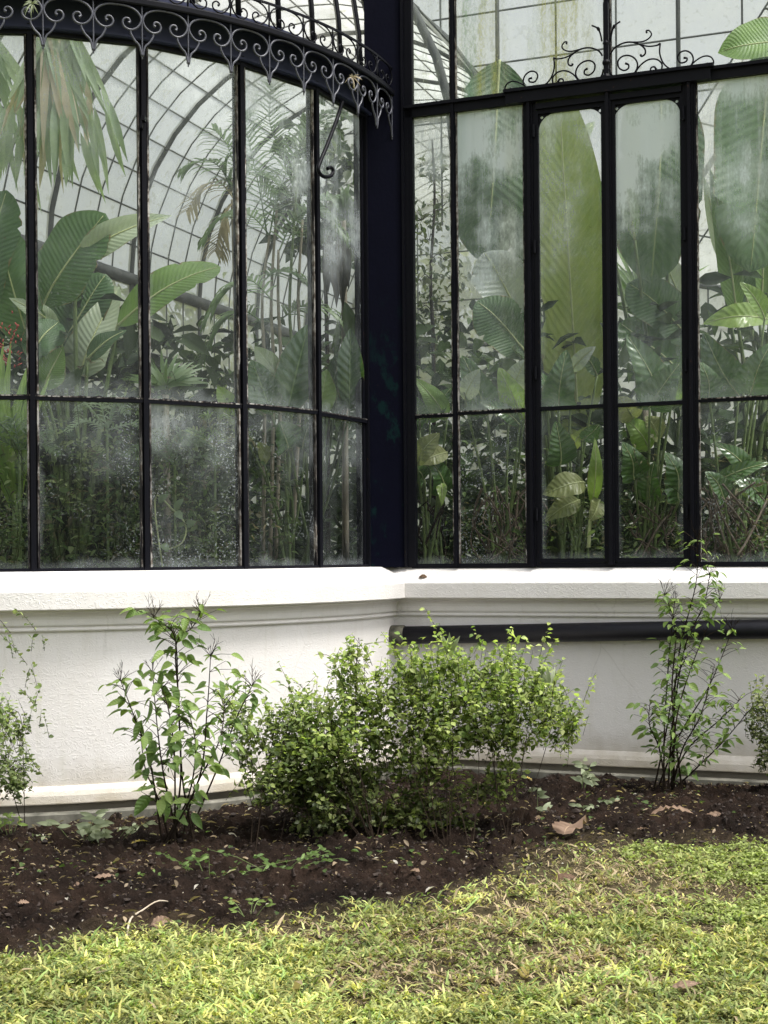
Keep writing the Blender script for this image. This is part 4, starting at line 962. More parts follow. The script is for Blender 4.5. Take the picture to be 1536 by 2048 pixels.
for b, t_, w_, mt in (((575, 832), (620, 640), .30, 'philo'), ((545, 830), (503, 715), .24, 'philo'), ((560, 760), (510, 690), .16, 'banana_pale'), ((640, 835), (655, 735), .20, 'philo_light'), ((700, 820), (702, 650), .20, 'philo'), ((670, 830), (690, 720), .20, 'philo'), ((660, 790), (690, 690), .14, 'philo'), ((610, 800), (590, 720), .2, 'philo'), ((470, 830), (436, 770), .14, 'philo_light'), ((715, 700), (690, 600), .12, 'palm')):
    Y0 = 10.5 + rnd.uniform(-.25, .1); B_ = W(*b, Y0); big_leaf(p, B_, W(*t_, Y0 - .05), w_, M[mt], 'ovate', .10, .3, .02)
    stem(p, [foot(p, rnd.gauss(0, .08)), (foot(p) + B_) / 2, B_], .013, .008, M['stem_green'], 'leaf_stalk')
p = plant('dead_leaf_cluster', 'shaggy dark dead leaves hanging inside beside the corner post', 'dead leaves', 690, 900, 11.3)
stem(p, [foot(p), W(690, 700, 11.3), W(688, 430, 11.3)], .03, .02, M['trunk'], 'trunk')
for i in range(12):
    x = 680 + rnd.gauss(0, 12); y = 450 + rnd.uniform(0, 60); big_leaf(p, W(x, y, 11.25), W(x + rnd.gauss(0, 10), y + rnd.uniform(70, 130), 11.25), .08, M['dead'], 'lance', .06, .5, .05, nu=6, nv=4)
for i in range(9):
    x = 690 + rnd.gauss(0, 14); y = 440; big_leaf(p, W(x, y, 11.2), W(x + rnd.gauss(0, 35), y - rnd.uniform(10, 90), 11.2), .08, M['palm'], 'lance', .1, .4, nu=6, nv=4)

# ------------------------------------------------------------------ indoor plants behind the straight facade
def leafy_tree(p, trunk_pts, blobs, r0, n_per, lsize, cols, mat='tree_leaf', seed=1):
    g = np.random.default_rng(seed)
    stem(p, trunk_pts, r0, r0 * .35, M['stem_dark'], 'trunk')
    P = []; tw = MB()
    for c, r_ in blobs:
        c = np.array(c); n_ = int(n_per)
        q = g.normal(0, 1, (n_, 3)); q = nrm(q) * (g.random((n_, 1)) ** .45) * r_; P.append(c + q)
        base = min((Vector(a) for a in catmull(trunk_pts, 4)), key=lambda a: (a - Vector(c)).length)
        tw.tube(catmull([base, (base + Vector(c)) / 2 + Vector((0, 0, .05)), Vector(c)], 3), [r0 * .3, r0 * .25, r0 * .2, r0 * .18, r0 * .15, r0 * .12, r0 * .1], 5)
        for i in range(0, n_, max(n_ // 7, 1)):
            e = Vector(c + q[i]); tw.tube([Vector(c), (Vector(c) + e) / 2 + Vector((0, 0, .01)), e], [r0 * .12, r0 * .09, r0 * .06], 4)
    tw.build('branches', M['stem_dark'], p, True)
    P = np.concatenate(P); n_ = len(P); Dr = g.normal(0, 1, (n_, 3)); Dr[:, 2] -= .3; Up = g.normal(0, .6, (n_, 3)); Up[:, 2] += 1
    L = lsize * g.uniform(.6, 1.3, n_); cidx = g.integers(0, len(cols), n_)
    col = np.array(cols)[cidx] * g.uniform(.7, 1.35, (n_, 1))
    f_ = scatter('crown', P, Dr, Up, L, L * .5, col, M[mat], p); f_['kind'] = 'stuff'
p = plant('slim_indoor_tree', 'slim dark-leaved tree inside, beside the corner post on the right', 'tree', 866, 900, 12.6)
leafy_tree(p, [foot(p), W(868, 720, 12.6), W(862, 560, 12.6), W(870, 400, 12.6), W(865, 280, 12.6)],
           [(W(x, y, 12.6 + rnd.gauss(0, .2)), r_) for x, y, r_ in ((860, 480, .26), (890, 520, .22), (840, 560, .22), (870, 600, .24), (895, 640, .22), (850, 680, .2), (880, 420, .2), (845, 440, .18), (905, 560, .2), (880, 700, .22), (840, 620, .2), (870, 340, .16))],
           .022, 42, .075, [(.055, .085, .035), (.09, .12, .05), (.16, .18, .09)], seed=5)
p = plant('indoor_shrub_tree', 'dark leafy small tree behind the last curved panes, left of the corner post', 'tree', 655, 900, 12.4)
leafy_tree(p, [foot(p), W(655, 700, 12.4), W(650, 500, 12.4), W(655, 330, 12.4)],
           [(W(x, y, 12.4 + rnd.gauss(0, .2)), r_) for x, y, r_ in ((600, 290, .24), (660, 260, .24), (700, 320, .22), (620, 360, .24), (680, 390, .24), (580, 400, .2), (710, 450, .2), (640, 450, .2), (600, 480, .18), (670, 520, .18))],
           .025, 48, .15, [(.06, .10, .045), (.10, .15, .07), (.17, .21, .11)], seed=15)
p = plant('giant_banana', 'giant banana plant with tall upright leaves behind the casement panes', 'banana plant', 1120, 900, 11.6)
for b, t_, w_, mt, Y0, Y1, kw in (
    ((1158, 900), (1118, 165), .58, 'banana_yellow', 11.5, 11.3, dict(bend=.02, fold=.15, nu=22)),
    ((1000, 120), (975, 522), .66, 'banana_dark', 11.3, 11.2, dict(bend=.05, fold=.2)),
    ((1035, 150), (1055, 560), .30, 'banana_dark', 11.6, 11.5, dict(bend=.03, fold=.3)),
    ((1048, 650), (968, 500), .42, 'silver', 11.15, 11.1, dict(bend=.1, fold=.25)),
    ((1062, 715), (953, 598), .38, 'banana_dark', 11.0, 10.95, dict(bend=.1, fold=.25)),
    ((1100, 365), (1190, 238), .22, 'banana_pale', 11.9, 11.9, dict(bend=.1, shape='heart')),
    ((1085, 560), (1010, 205), .20, 'banana_mid', 11.8, 11.7, dict(bend=.03, fold=.4, shape='lance'))):
    B_, T_ = W(*b, Y0), W(*t_, Y1)
    big_leaf(p, B_, T_, w_, M[mt], rib=.012, **kw)
    if B_.z < 4.2: stem(p, [foot(p, rnd.uniform(-.1, .1)), (foot(p) * .5 + B_ * .5) + Vector((.03, .05, 0)), B_], .03, .014, M['stem_green'], 'leaf_stalk')
for pts in (((1120, 900), (1060, 620), (1020, 330), (1000, 170)), ((1120, 900), (1075, 600), (1050, 300), (1035, 150))):
    stem(p, [foot(p)] + [W(x, y, 11.75) for x, y in pts[1:]], .035, .014, M['stem_green'], 'leaf_stalk')
for pts in (((1060, 640), (1030, 560), (1000, 500)), ((1064, 650), (1040, 570), (1022, 505))):
    stem(p, [W(x, y, 11.25) for x, y in pts], .009, .006, M['stem_dark'], 'leaf_stalk')
p = plant('tall_heliconia', 'tall dark heliconia leaves behind the right casement pane', 'heliconia', 1310, 900, 11.6)
for b, t_, w_, mt, Y0, kw in (
    ((1325, 150), (1303, 560), .68, 'banana_dark', 11.2, dict(bend=.05, fold=.2)),
    ((1390, 690), (1255, 560), .38, 'banana_dark', 11.3, dict(bend=.12, fold=.3)),
    ((1370, 760), (1240, 640), .42, 'philo', 11.5, dict(bend=.1, fold=.3)),
    ((1375, 640), (1322, 505), .22, 'silver', 11.6, dict(bend=.08, fold=.3)),
    ((1210, 420), (1232, 290), .14, 'banana_mid', 11.3, dict(bend=.1, shape='lance')),
    ((1270, 480), (1228, 300), .14, 'banana_mid', 11.0, dict(bend=.1, shape='lance')),
    ((1360, 720), (1330, 600), .24, 'silver', 11.8, dict(bend=.08, fold=.3))):
    B_ = W(*b, Y0); big_leaf(p, B_, W(*t_, Y0 - .1), w_, M[mt], rib=.011, **kw)
    stem(p, [foot(p, rnd.uniform(-.1, .1)), (foot(p) + B_) / 2 + Vector((.1, .15, 0)), B_], .024, .012, M['stem_green'], 'leaf_stalk')
p = plant('strap_leaved_plant', 'strap-leaved plant with thin arching blades between the casement panes', 'plant', 1290, 900, 12.2)
c0 = W(1285, 620, 12.2); stem(p, [foot(p), c0], .05, .04, M['trunk'], 'trunk')
for i in range(44):
    a = rnd.uniform(-1.5, 1.1); r_ = rnd.uniform(110, 190); e = W(1285 + r_ * math.sin(a), 610 - r_ * math.cos(a) * .95 + 20 * abs(a), 12.2 + rnd.gauss(0, .2)); big_leaf(p, c0 + Vector((rnd.gauss(0, .04), 0, rnd.gauss(0, .05))), e, .034, M['fan' if i % 3 == 0 else ('banana_mid' if i % 3 == 1 else 'palm')], 'strap', .10, .5, nu=8, nv=2)
p = plant('banana_plant', 'banana plant with huge dark leaf against the rightmost pane', 'banana plant', 1500, 900, 10.9)
for b, t_, w_, mt, Y0, kw in (
    ((1540, 100), (1500, 540), .74, 'banana_dark', 10.7, dict(bend=.04, fold=.2)),
    ((1600, 90), (1436, 100), .44, 'banana_mid', 10.9, dict(bend=.12, fold=.2, shape='ovate', face=(0, -1, .5))),
    ((1475, 640), (1420, 330), .20, 'banana_mid', 10.8, dict(bend=.05, shape='lance')),
    ((1500, 620), (1445, 430), .20, 'banana_dark', 10.9, dict(bend=.05, shape='lance')),
    ((1520, 640), (1530, 400), .24, 'banana_mid', 11.0, dict(bend=.05, shape='lance')),
    ((1440, 520), (1408, 350), .12, 'banana_pale', 11.2, dict(bend=.06, shape='lance')),
    ((1545, 640), (1490, 520), .18, 'silver', 11.2, dict(bend=.08))):
    B_ = W(*b, Y0); big_leaf(p, B_, W(*t_, Y0 - .1), w_, M[mt], rib=.010, **kw)
    stem(p, [foot(p, rnd.uniform(-.1, .1)), (foot(p) + B_) / 2 + Vector((.12, .15, 0)), B_], .026, .012, M['stem_green'], 'leaf_stalk')
def philodendron(label, x, Y, leaves, group='ruffled philodendrons behind the facade'):
    p = plant('philodendron', label, 'philodendron', x, 900, Y, group)
    for b, t_, w_, mt, sh in leaves:
        Y0 = Y + rnd.uniform(-.15, .1); B_ = W(*b, Y0); big_leaf(p, B_, W(*t_, Y0 - .12), w_, M[mt], sh, .14, .32, .028, face=(rnd.gauss(0, .35), -1, .35), nu=22, nv=8, rib=.006)
        stem(p, [foot(p, rnd.gauss(0, .05), .05), (foot(p) + B_) / 2 + Vector((0, .1, .0)), B_], .013, .008, M['stem_green'], 'leaf_stalk')
    return p
philodendron('glossy ruffled philodendron leaf behind the right casement, above the transom', 1300, 10.45, (((1325, 812), (1255, 662), .30, 'philo', 'heart'), ((1300, 815), (1362, 720), .26, 'philo', 'heart'), ((1345, 800), (1365, 752), .12, 'philo_light', 'lance'), ((1270, 840), (1238, 790), .2, 'olive', 'ovate')))
philodendron('upright philodendron behind the left casement, overlapping the yellow banana leaf', 1130, 10.5, (((1118, 818), (1134, 694), .25, 'philo', 'heart'), ((1145, 742), (1192, 690), .12, 'silver', 'ovate'), ((1095, 820), (1080, 740), .2, 'philo', 'heart'), ((1195, 750), (1160, 700), .12, 'philo', 'lance')))
philodendron('philodendron with a light green spread leaf behind the rightmost pane', 1470, 10.2, (((1545, 640), (1406, 642), .20, 'philo_light', 'ovate'), ((1478, 790), (1408, 660), .30, 'philo', 'heart'), ((1500, 790), (1545, 680), .26, 'philo', 'heart'), ((1420, 800), (1400, 720), .2, 'philo', 'heart'), ((1530, 640), (1480, 560), .14, 'philo_light', 'ovate')))
philodendron('philodendron with a narrow upright leaf behind the second facade pane', 1010, 10.8, (((1048, 838), (998, 730), .24, 'philo_light', 'heart'), ((975, 830), (925, 705), .26, 'philo', 'heart'), ((1020, 790), (1052, 715), .2, 'silver', 'ovate'), ((930, 800), (960, 735), .16, 'silver', 'ovate'), ((1040, 850), (960, 800), .14, 'philo', 'lance')))
philodendron('pale-veined philodendron behind the narrow pane next to the corner post', 860, 10.9, (((895, 840), (828, 750), .17, 'banana_mid', 'lance'), ((860, 845), (905, 770), .16, 'philo', 'lance'), ((840, 860), (822, 780), .14, 'philo', 'lance')))
p = philodendron('low philodendron with yellowing folded leaves in the lower left casement pane', 1160, 10.4, (((1185, 1010), (1190, 868), .11, 'philo_light', 'lance'), ((1170, 965), (1086, 985), .20, 'olive', 'ovate'), ((1120, 930), (1112, 838), .24, 'philo', 'heart'), ((1160, 1000), (1090, 1040), .16, 'olive', 'ovate'), ((1165, 880), (1200, 845), .14, 'philo', 'lance'), ((1200, 1000), (1180, 1040), .14, 'olive', 'ovate'), ((1140, 900), (1175, 850), .1, 'banana_yellow', 'lance')))
stem(p, [W(1178, 1095, 10.25), W(1180, 1050, 10.25), W(1185, 1000, 10.25)], .014, .012, M['stem_pale'], 'stalk')
philodendron('low philodendron with a pale curled leaf in the narrow lower pane', 860, 10.7, (((895, 905), (838, 925), .15, 'olive', 'ovate'), ((835, 930), (880, 862), .17, 'olive', 'ovate'), ((890, 985), (852, 900), .20, 'philo', 'heart'), ((880, 960), (884, 1010), .08, 'philo_light', 'lance'), ((850, 960), (822, 930), .16, 'philo', 'heart')))
philodendron('shaded philodendron filling the lower right casement pane', 1300, 10.5, (((1300, 900), (1250, 830), .2, 'philo_light', 'ovate'), ((1320, 880), (1290, 830), .18, 'olive', 'ovate'), ((1360, 1000), (1330, 900), .3, 'philo', 'heart'), ((1270, 960), (1245, 880), .22, 'philo', 'heart'), ((1340, 980), (1375, 940), .12, 'olive', 'lance'), ((1300, 1000), (1310, 920), .2, 'philo', 'heart')))
philodendron('low dark philodendron in the lower pane at the right edge', 1480, 10.0, (((1420, 970), (1545, 920), .12, 'philo', 'lance'), ((1500, 950), (1430, 880), .16, 'philo', 'lance'), ((1530, 1000), (1470, 960), .2, 'philo', 'heart'), ((1450, 1000), (1410, 940), .18, 'philo', 'heart')))
philodendron('broad-leaved arum in the fourth lower pane of the curved bay', 575, 10.2, (((570, 900), (560, 840), .34, 'philo', 'heart'), ((530, 930), (515, 880), .14, 'olive', 'lance'), ((610, 900), (620, 845), .22, 'philo', 'heart')), 'arums in the curved bay')
# brown aerial roots and stalks low behind the facade
def roots(label, x0, x1, y0, y1, Yc, n_, mat):
    p = plant('root_tangle', label, 'roots', (x0 + x1) / 2, 1000, Yc, 'root tangles low behind the facade'); mb = MB()
    for i in range(n_):
        a = W(rnd.uniform(x0, x1), rnd.uniform(y0, y0 + 40), Yc + rnd.gauss(0, .2)); b = W(rnd.uniform(x0, x1), y1 + rnd.uniform(-5, 20), Yc + rnd.gauss(0, .2)); m_ = (a + b) / 2 + Vector((rnd.gauss(0, .09), rnd.gauss(0, .05), rnd.gauss(0, .05)))
        mb.tube(catmull([a, m_, b], 5), rnd.uniform(.004, .010), 5)
    o = mb.build('roots', mat, p, True); o['kind'] = 'stuff'
roots('brown root tangle low in the second facade pane', 960, 1062, 970, 1110, 10.9, 26, M['stem_brown'])
roots('brown root tangle low in the right casement pane', 1240, 1370, 1000, 1110, 10.6, 22, M['stem_brown'])
roots('brown root tangle low in the pane at the right edge', 1400, 1540, 960, 1110, 10.1, 30, M['stem_brown'])
roots('crossing brown stalks low in the narrow pane next to the post', 825, 905, 1000, 1110, 10.9, 14, M['stem_dark'])
# undergrowth behind the lower panes
def undergrowth(name, label, pts, seed, lmax, cols, vines):
    g = np.random.default_rng(seed); P, Dr, Up, L, Wd, C_ = [], [], [], [], [], []
    Vs, Ts = [], []; mb = MB()
    for (px_, py_, Y_) in pts:
        b = W(px_, py_, Y_); b = Vector((b.x, b.y, bedz(b.x, b.y))); top = W(px_ + g.normal(0, 30), py_, Y_ + g.normal(0, .1))
        mid = (b + top) / 2 + Vector((g.normal(0, .08), g.normal(0, .06), 0)); droop = top + Vector((g.normal(0, .12), -abs(g.normal(0, .06)), -abs(g.normal(0, .06))))
        c = catmull([b, mid, top, droop], 5); 
        if g.random() < .35: mb.tube(c, [.003] * len(c), 3)
        ls = g.uniform(.4, 1) * lmax; asp = g.uniform(.18, .55); cc = np.array(cols[g.integers(len(cols))]); n_ = int(g.integers(12, 26))
        for k in range(n_):
            q = c[int(g.integers(1, len(c)))]; P.append(tuple(q + Vector(g.normal(0, .05, 3)))); d = g.normal(0, 1, 3); d[2] = d[2] * .5 - .15; Dr.append(d); u = g.normal(0, .5, 3); u[2] += 1; u[1] -= .4; Up.append(u)
            l_ = ls * g.uniform(.6, 1.2); L.append(l_); Wd.append(l_ * asp); C_.append(cc * g.uniform(.6, 1.4))
    P, Dr, Up, L, Wd, C_ = map(np.array, (P, Dr, Up, L, Wd, C_))
    V, T = scatter_arrays(P, Dr, Up, L, Wd); col = np.repeat(C_, len(LEAF_V), 0)
    tris = np.array([(f[0], f[i], f[i + 1]) for f in mb.f for i in range(1, len(f) - 1)]) + len(V)
    V = np.concatenate([V, np.array(mb.v)]); col = np.concatenate([col, np.tile([.09, .11, .045], (len(mb.v), 1))])
    o = np_mesh(name, V, np.concatenate([T, tris]), M['under'], None, col, True); tag(o, label, 'undergrowth', kind='stuff')
GC = [(.11, .17, .06), (.15, .22, .085), (.21, .28, .11), (.31, .37, .17), (.08, .13, .055), (.19, .17, .10)]
pts = []
for i in range(330):
    th = rnd.uniform(-8, 66); rr = R - rnd.uniform(.26, 1.6); a = AP(th, rr, 0); px_ = 768 + F * a.x / a.y
    pts.append((px_, rnd.triangular(815, 1115, 1000) if rnd.random() < .85 else rnd.uniform(740, 900), a.y))
undergrowth('bay_undergrowth', 'tangle of small-leaved vines and seedlings behind the lower curved panes', pts, 3, .085, GC, True)
pts = []
for i in range(240):
    s_ = rnd.uniform(.02, 2.7); a = FP(s_, rnd.uniform(.34, 1.9), 0); pts.append((768 + F * a.x / a.y, rnd.triangular(860, 1115, 1060), a.y))
undergrowth('facade_undergrowth', 'dark tangle of low leaves behind the lower facade panes', pts, 4, .085, GC[:3] + GC[4:], True)
def shade_mass(name, label, n_, seed, place):
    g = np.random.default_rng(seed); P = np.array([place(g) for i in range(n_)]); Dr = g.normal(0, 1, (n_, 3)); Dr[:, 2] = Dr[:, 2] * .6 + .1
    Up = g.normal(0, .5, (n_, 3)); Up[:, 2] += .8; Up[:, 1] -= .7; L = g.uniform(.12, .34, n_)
    col = np.array([(.030, .052, .022), (.045, .075, .03), (.065, .10, .04), (.025, .04, .018)])[g.integers(0, 4, n_)] * g.uniform(.7, 1.3, (n_, 1))  # leaf colours darkened to paint in the shade of the gaps
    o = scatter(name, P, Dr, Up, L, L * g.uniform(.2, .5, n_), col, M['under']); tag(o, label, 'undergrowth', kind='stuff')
def pl_bay(g):
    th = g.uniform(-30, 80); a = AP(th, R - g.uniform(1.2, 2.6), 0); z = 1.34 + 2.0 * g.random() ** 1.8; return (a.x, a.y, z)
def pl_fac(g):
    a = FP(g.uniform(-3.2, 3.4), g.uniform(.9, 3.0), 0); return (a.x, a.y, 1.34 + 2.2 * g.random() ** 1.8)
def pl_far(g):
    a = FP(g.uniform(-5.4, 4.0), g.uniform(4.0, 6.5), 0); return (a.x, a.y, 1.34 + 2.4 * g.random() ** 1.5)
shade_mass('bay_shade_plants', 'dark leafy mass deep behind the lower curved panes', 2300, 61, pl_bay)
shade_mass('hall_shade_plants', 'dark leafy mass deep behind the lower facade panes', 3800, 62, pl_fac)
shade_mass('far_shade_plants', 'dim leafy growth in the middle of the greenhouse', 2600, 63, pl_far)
def fern(label, x, y, Y, n_, r_px, mat='palm'):
    p = plant('fern', label, 'fern', x, y, Y, 'ferns behind the lower curved panes'); c0 = W(x, y, Y)
    stem(p, [foot(p), c0], .012, .010, M['stem_green'], 'crown_stalk')
    for i in range(n_):
        a = -1.5 + 3.0 * i / max(n_ - 1, 1) + rnd.gauss(0, .15); e1 = c0 + Vector((math.sin(a) * r_px * .6 / 280, rnd.gauss(0, .1), math.cos(a) * r_px * .55 / 280 + .05)); e2 = c0 + Vector((math.sin(a) * r_px / 280, rnd.gauss(0, .18) - .08, math.cos(a) * r_px * .5 / 280 - .02))
        frond(p, [c0, e1, e2], .075, M[mat], 14, droop=.15, wid=.017)
fern('pale arching fern high in the second lower pane', 215, 860, 9.5, 6, 80, 'fan')
fern('light green fern cluster in the third lower pane', 350, 930, 9.5, 8, 90, 'palm')
fern('yellowish fern by the third mullion in the lower row', 430, 890, 9.7, 6, 80, 'philo_light')
fern('fern with thin fronds low at the left edge', 40, 900, 9.3, 6, 80, 'palm')
v = plant('trailing_vine', 'pale trailing vine looping behind the third lower pane', 'vine', 330, 1000, 9.25)
stem(v, [foot(v), W(310, 1000, 9.2), W(345, 1018, 9.15), W(372, 1050, 9.15), W(365, 1085, 9.15), W(335, 1100, 9.2)], .006, .005, M['stem_pale'], 'vine_stem')
for x, y, dx, dy in ((318, 1005, 20, -18), (350, 1020, 18, -24), (352, 1022, 14, 16), (372, 1052, 22, -10), (340, 1098, -20, -8), (300, 1000, -14, -16)):
    big_leaf(v, W(x, y, 9.14), W(x + dx, y + dy, 9.1), .05, M['fan'], 'ovate', .1, .3, nu=6, nv=4)
# trees seen dimly behind the far glass
def far_tree(label, x, y, D_, r_, seed, cols):
    g0 = W(x, y, D_); p = thing('garden_tree', label, 'tree', (g0.x, g0.y, 0), 'trees in the garden beyond the greenhouse')
    bl = []; g = np.random.default_rng(seed)
    for i in range(16):
        q = g.normal(0, 1, 3); q = q / np.linalg.norm(q) * g.random() ** .4 * r_; bl.append((g0 + Vector((q[0] * 1.2, q[1], q[2] * .8)), r_ * .38))
    leafy_tree(p, [Vector((g0.x, g0.y, 0)), Vector((g0.x + .1, g0.y, g0.z * .5)), g0], bl, .16, 130, .26, cols, seed=seed)
YG = [(.16, .20, .05), (.24, .26, .06), (.10, .15, .04)]
far_tree('yellow-green tree beyond the far glass on the left', 300, 730, 27, 2.4, 21, YG)
far_tree('yellow-green tree beyond the far end wall near the corner post', 940, 690, 29, 2.2, 22, YG)
far_tree('dark tree beyond the far glass at the left edge', 60, 660, 25, 2.2, 23, [(.07, .11, .04), (.10, .15, .05)])

# ------------------------------------------------------------------ outdoor shrubs
def bush(name, label, base, blobs, n_tot, lsize, cols, seed, stems_n=26, group=None, spread=.22, up=.0):
    g = np.random.default_rng(seed); b0 = Vector(base); p = thing(name, label, 'bush', (b0.x, b0.y, b0.z), group)
    tw = MB(); P = []; Dr = []; Tn = []; RT = [b0 + Vector((g.normal(0, spread), g.normal(0, .07), 0)) for i in range(6)]
    A = sum(r1 * r2 for *_, r1, r2 in blobs)
    for (x, y, Y_, rx, ry) in blobs:
        c = W(x, y, Y_); k = Y_ / F; n_ = max(int(n_tot * rx * ry / A / 7), 2)
        for i in range(n_):
            q = g.normal(0, 1, 3); q = q / np.linalg.norm(q) * g.random() ** .52 * (1.0 if g.random() > .28 else g.uniform(1.0, 1.5))
            if g.random() < .12: q[2] = abs(q[2]) * 1.25
            e = c + Vector((q[0] * rx * k, q[1] * min(rx, ry) * k * 1.25, q[2] * ry * k))
            st_ = min(RT, key=lambda r_: abs(r_.x - c.x) + g.random() * .25) + Vector((g.normal(0, .012), g.normal(0, .012), 0)); m_ = st_.lerp(c, .5) + Vector((g.normal(0, .05), g.normal(0, .05), .05 + g.normal(0, .03)))
            if g.random() < .014:
                m2 = c.lerp(e, .3); cc = catmull([st_, m_, m2, e], 4); tw.tube(cc, [.0030 - .0019 * j / (len(cc) - 1) for j in range(len(cc))], 4, False)
            d = (e - m_).normalized(); d = (d + Vector((g.normal(0, .4), g.normal(0, .4), .35 + g.normal(0, .3)))).normalized()
            Ls = g.uniform(.07, .16); s0 = e - d * Ls; tw.tube([s0, s0 + d * Ls * .5 + Vector((0, 0, .004)), e], [.0016, .0013, .0008], 3, False)
            m = int(g.integers(5, 10))
            for j in range(m):
                q_ = s0 + d * Ls * (j + .5) / m; Tn.append(.50 + .55 * (np.linalg.norm(q) * .5 + .5 * (j / m)) + .25 * max(q[2], -.6)); Tn[-1] *= (.42 if y > 1585 else (.75 if y > 1530 else 1.0)); P.append(tuple(q_ + Vector(g.normal(0, .006, 3)))); Dr.append(tuple(d * .45 + Vector(g.normal(0, .8, 3))))  # low leaves get darker colours: shade under the bush painted in
    for (x, y, Y_, rx, ry) in blobs:
        c = W(x, y, Y_); k = Y_ / F
        for i in range(max(int(rx * ry / 1100), 1) if y < 1500 else 0):
            a = g.normal(0, .75); d = Vector((math.sin(a), g.normal(0, .35), abs(math.cos(a)) + .1)).normalized()
            s0 = c + Vector((d.x * rx, d.y * rx, d.z * ry)) * k * .7; Ls = g.uniform(.10, .26); e = s0 + d * Ls + Vector((g.normal(0, .03), 0, -.02))
            tw.tube([s0, s0.lerp(e, .5) + Vector((0, 0, .012)), e], [.0018, .0014, .0008], 3, False)
            m = int(Ls / .016)
            for j in range(m):
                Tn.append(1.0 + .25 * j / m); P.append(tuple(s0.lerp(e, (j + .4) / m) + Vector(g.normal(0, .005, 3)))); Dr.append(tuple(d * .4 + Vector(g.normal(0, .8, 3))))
    tw.build('stems', M['stem_dark'], p)['kind'] = 'stuff'
    P = np.array(P); Dr = np.array(Dr); Dr[:, 2] *= .55; n_ = len(P); Up = g.normal(0, .42, (n_, 3)); Up[:, 2] += 1; Up[:, 1] -= .12
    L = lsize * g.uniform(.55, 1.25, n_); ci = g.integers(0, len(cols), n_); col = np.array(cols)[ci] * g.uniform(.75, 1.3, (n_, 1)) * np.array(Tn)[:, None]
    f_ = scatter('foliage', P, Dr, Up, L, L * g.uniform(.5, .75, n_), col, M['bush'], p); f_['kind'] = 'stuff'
    return p
BC = [(.40, .50, .15), (.48, .57, .19), (.30, .40, .12), (.56, .63, .26), (.17, .25, .075)]
PC = [(.30, .38, .16), (.24, .32, .12), (.37, .43, .20), (.15, .21, .08)]
gz = lambda p: Vector((p.x, p.y, ground_z(p.x, p.y) - .01))
Yb = 7.75
def bl(l, Y_): return [(x, y, Y_ + rnd.gauss(0, .12), rx, ry) for x, y, rx, ry in l]
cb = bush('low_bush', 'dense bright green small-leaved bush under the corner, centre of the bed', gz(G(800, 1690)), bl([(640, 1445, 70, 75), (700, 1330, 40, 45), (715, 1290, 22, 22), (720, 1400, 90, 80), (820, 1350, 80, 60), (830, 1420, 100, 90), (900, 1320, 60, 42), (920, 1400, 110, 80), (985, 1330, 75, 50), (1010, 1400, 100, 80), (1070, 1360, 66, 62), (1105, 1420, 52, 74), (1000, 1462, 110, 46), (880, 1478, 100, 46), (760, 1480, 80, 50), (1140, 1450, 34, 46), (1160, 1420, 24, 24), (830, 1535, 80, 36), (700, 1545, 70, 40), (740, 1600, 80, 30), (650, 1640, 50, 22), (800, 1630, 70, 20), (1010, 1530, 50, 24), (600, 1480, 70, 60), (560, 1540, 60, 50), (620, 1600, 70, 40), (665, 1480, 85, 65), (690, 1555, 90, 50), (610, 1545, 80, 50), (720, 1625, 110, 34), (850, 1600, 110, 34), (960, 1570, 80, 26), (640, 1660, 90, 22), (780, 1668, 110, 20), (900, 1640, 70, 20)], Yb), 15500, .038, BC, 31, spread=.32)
for (x, y) in ((900, 1278), (842, 1335), (1098, 1345)):
    for i in range(5):
        a = -1.3 + 2.6 * i / 6 + rnd.gauss(0, .1); big_leaf(cb, W(x, y + 30, Yb), W(x + 36 * math.sin(a), y + 24 - 40 * math.cos(a), Yb + rnd.gauss(0, .04)), .026, M['seedling'], 'lance', .1, .4, nu=5, nv=2, name='grey_leaf')
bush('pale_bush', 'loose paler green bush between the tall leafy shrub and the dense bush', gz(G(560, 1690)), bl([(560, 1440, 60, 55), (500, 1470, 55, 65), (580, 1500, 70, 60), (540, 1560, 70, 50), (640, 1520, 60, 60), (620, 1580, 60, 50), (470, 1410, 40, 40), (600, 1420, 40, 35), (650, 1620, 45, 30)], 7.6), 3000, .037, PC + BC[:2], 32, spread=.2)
bush('edge_bush', 'light green wispy bush cut off by the left edge', gz(G(-30, 1660)), bl([(10, 1500, 55, 75), (0, 1430, 50, 50), (50, 1440, 40, 36), (25, 1560, 45, 55), (-30, 1480, 50, 90), (78, 1415, 22, 18), (45, 1530, 30, 45), (60, 1340, 10, 20), (85, 1265, 22, 10), (30, 1270, 20, 8)], 7.6), 1500, .032, PC, 33, spread=.12)
bush('edge_bush', 'variegated pale yellow-green bush cut off by the right edge', gz(G(1545, 1600)), bl([(1535, 1400, 40, 50), (1545, 1470, 50, 55), (1525, 1510, 30, 24), (1505, 1430, 22, 26)], 8.7), 1100, .032, [(.28, .32, .14), (.20, .26, .09), (.34, .36, .18), (.12, .17, .06)], 34, spread=.08)
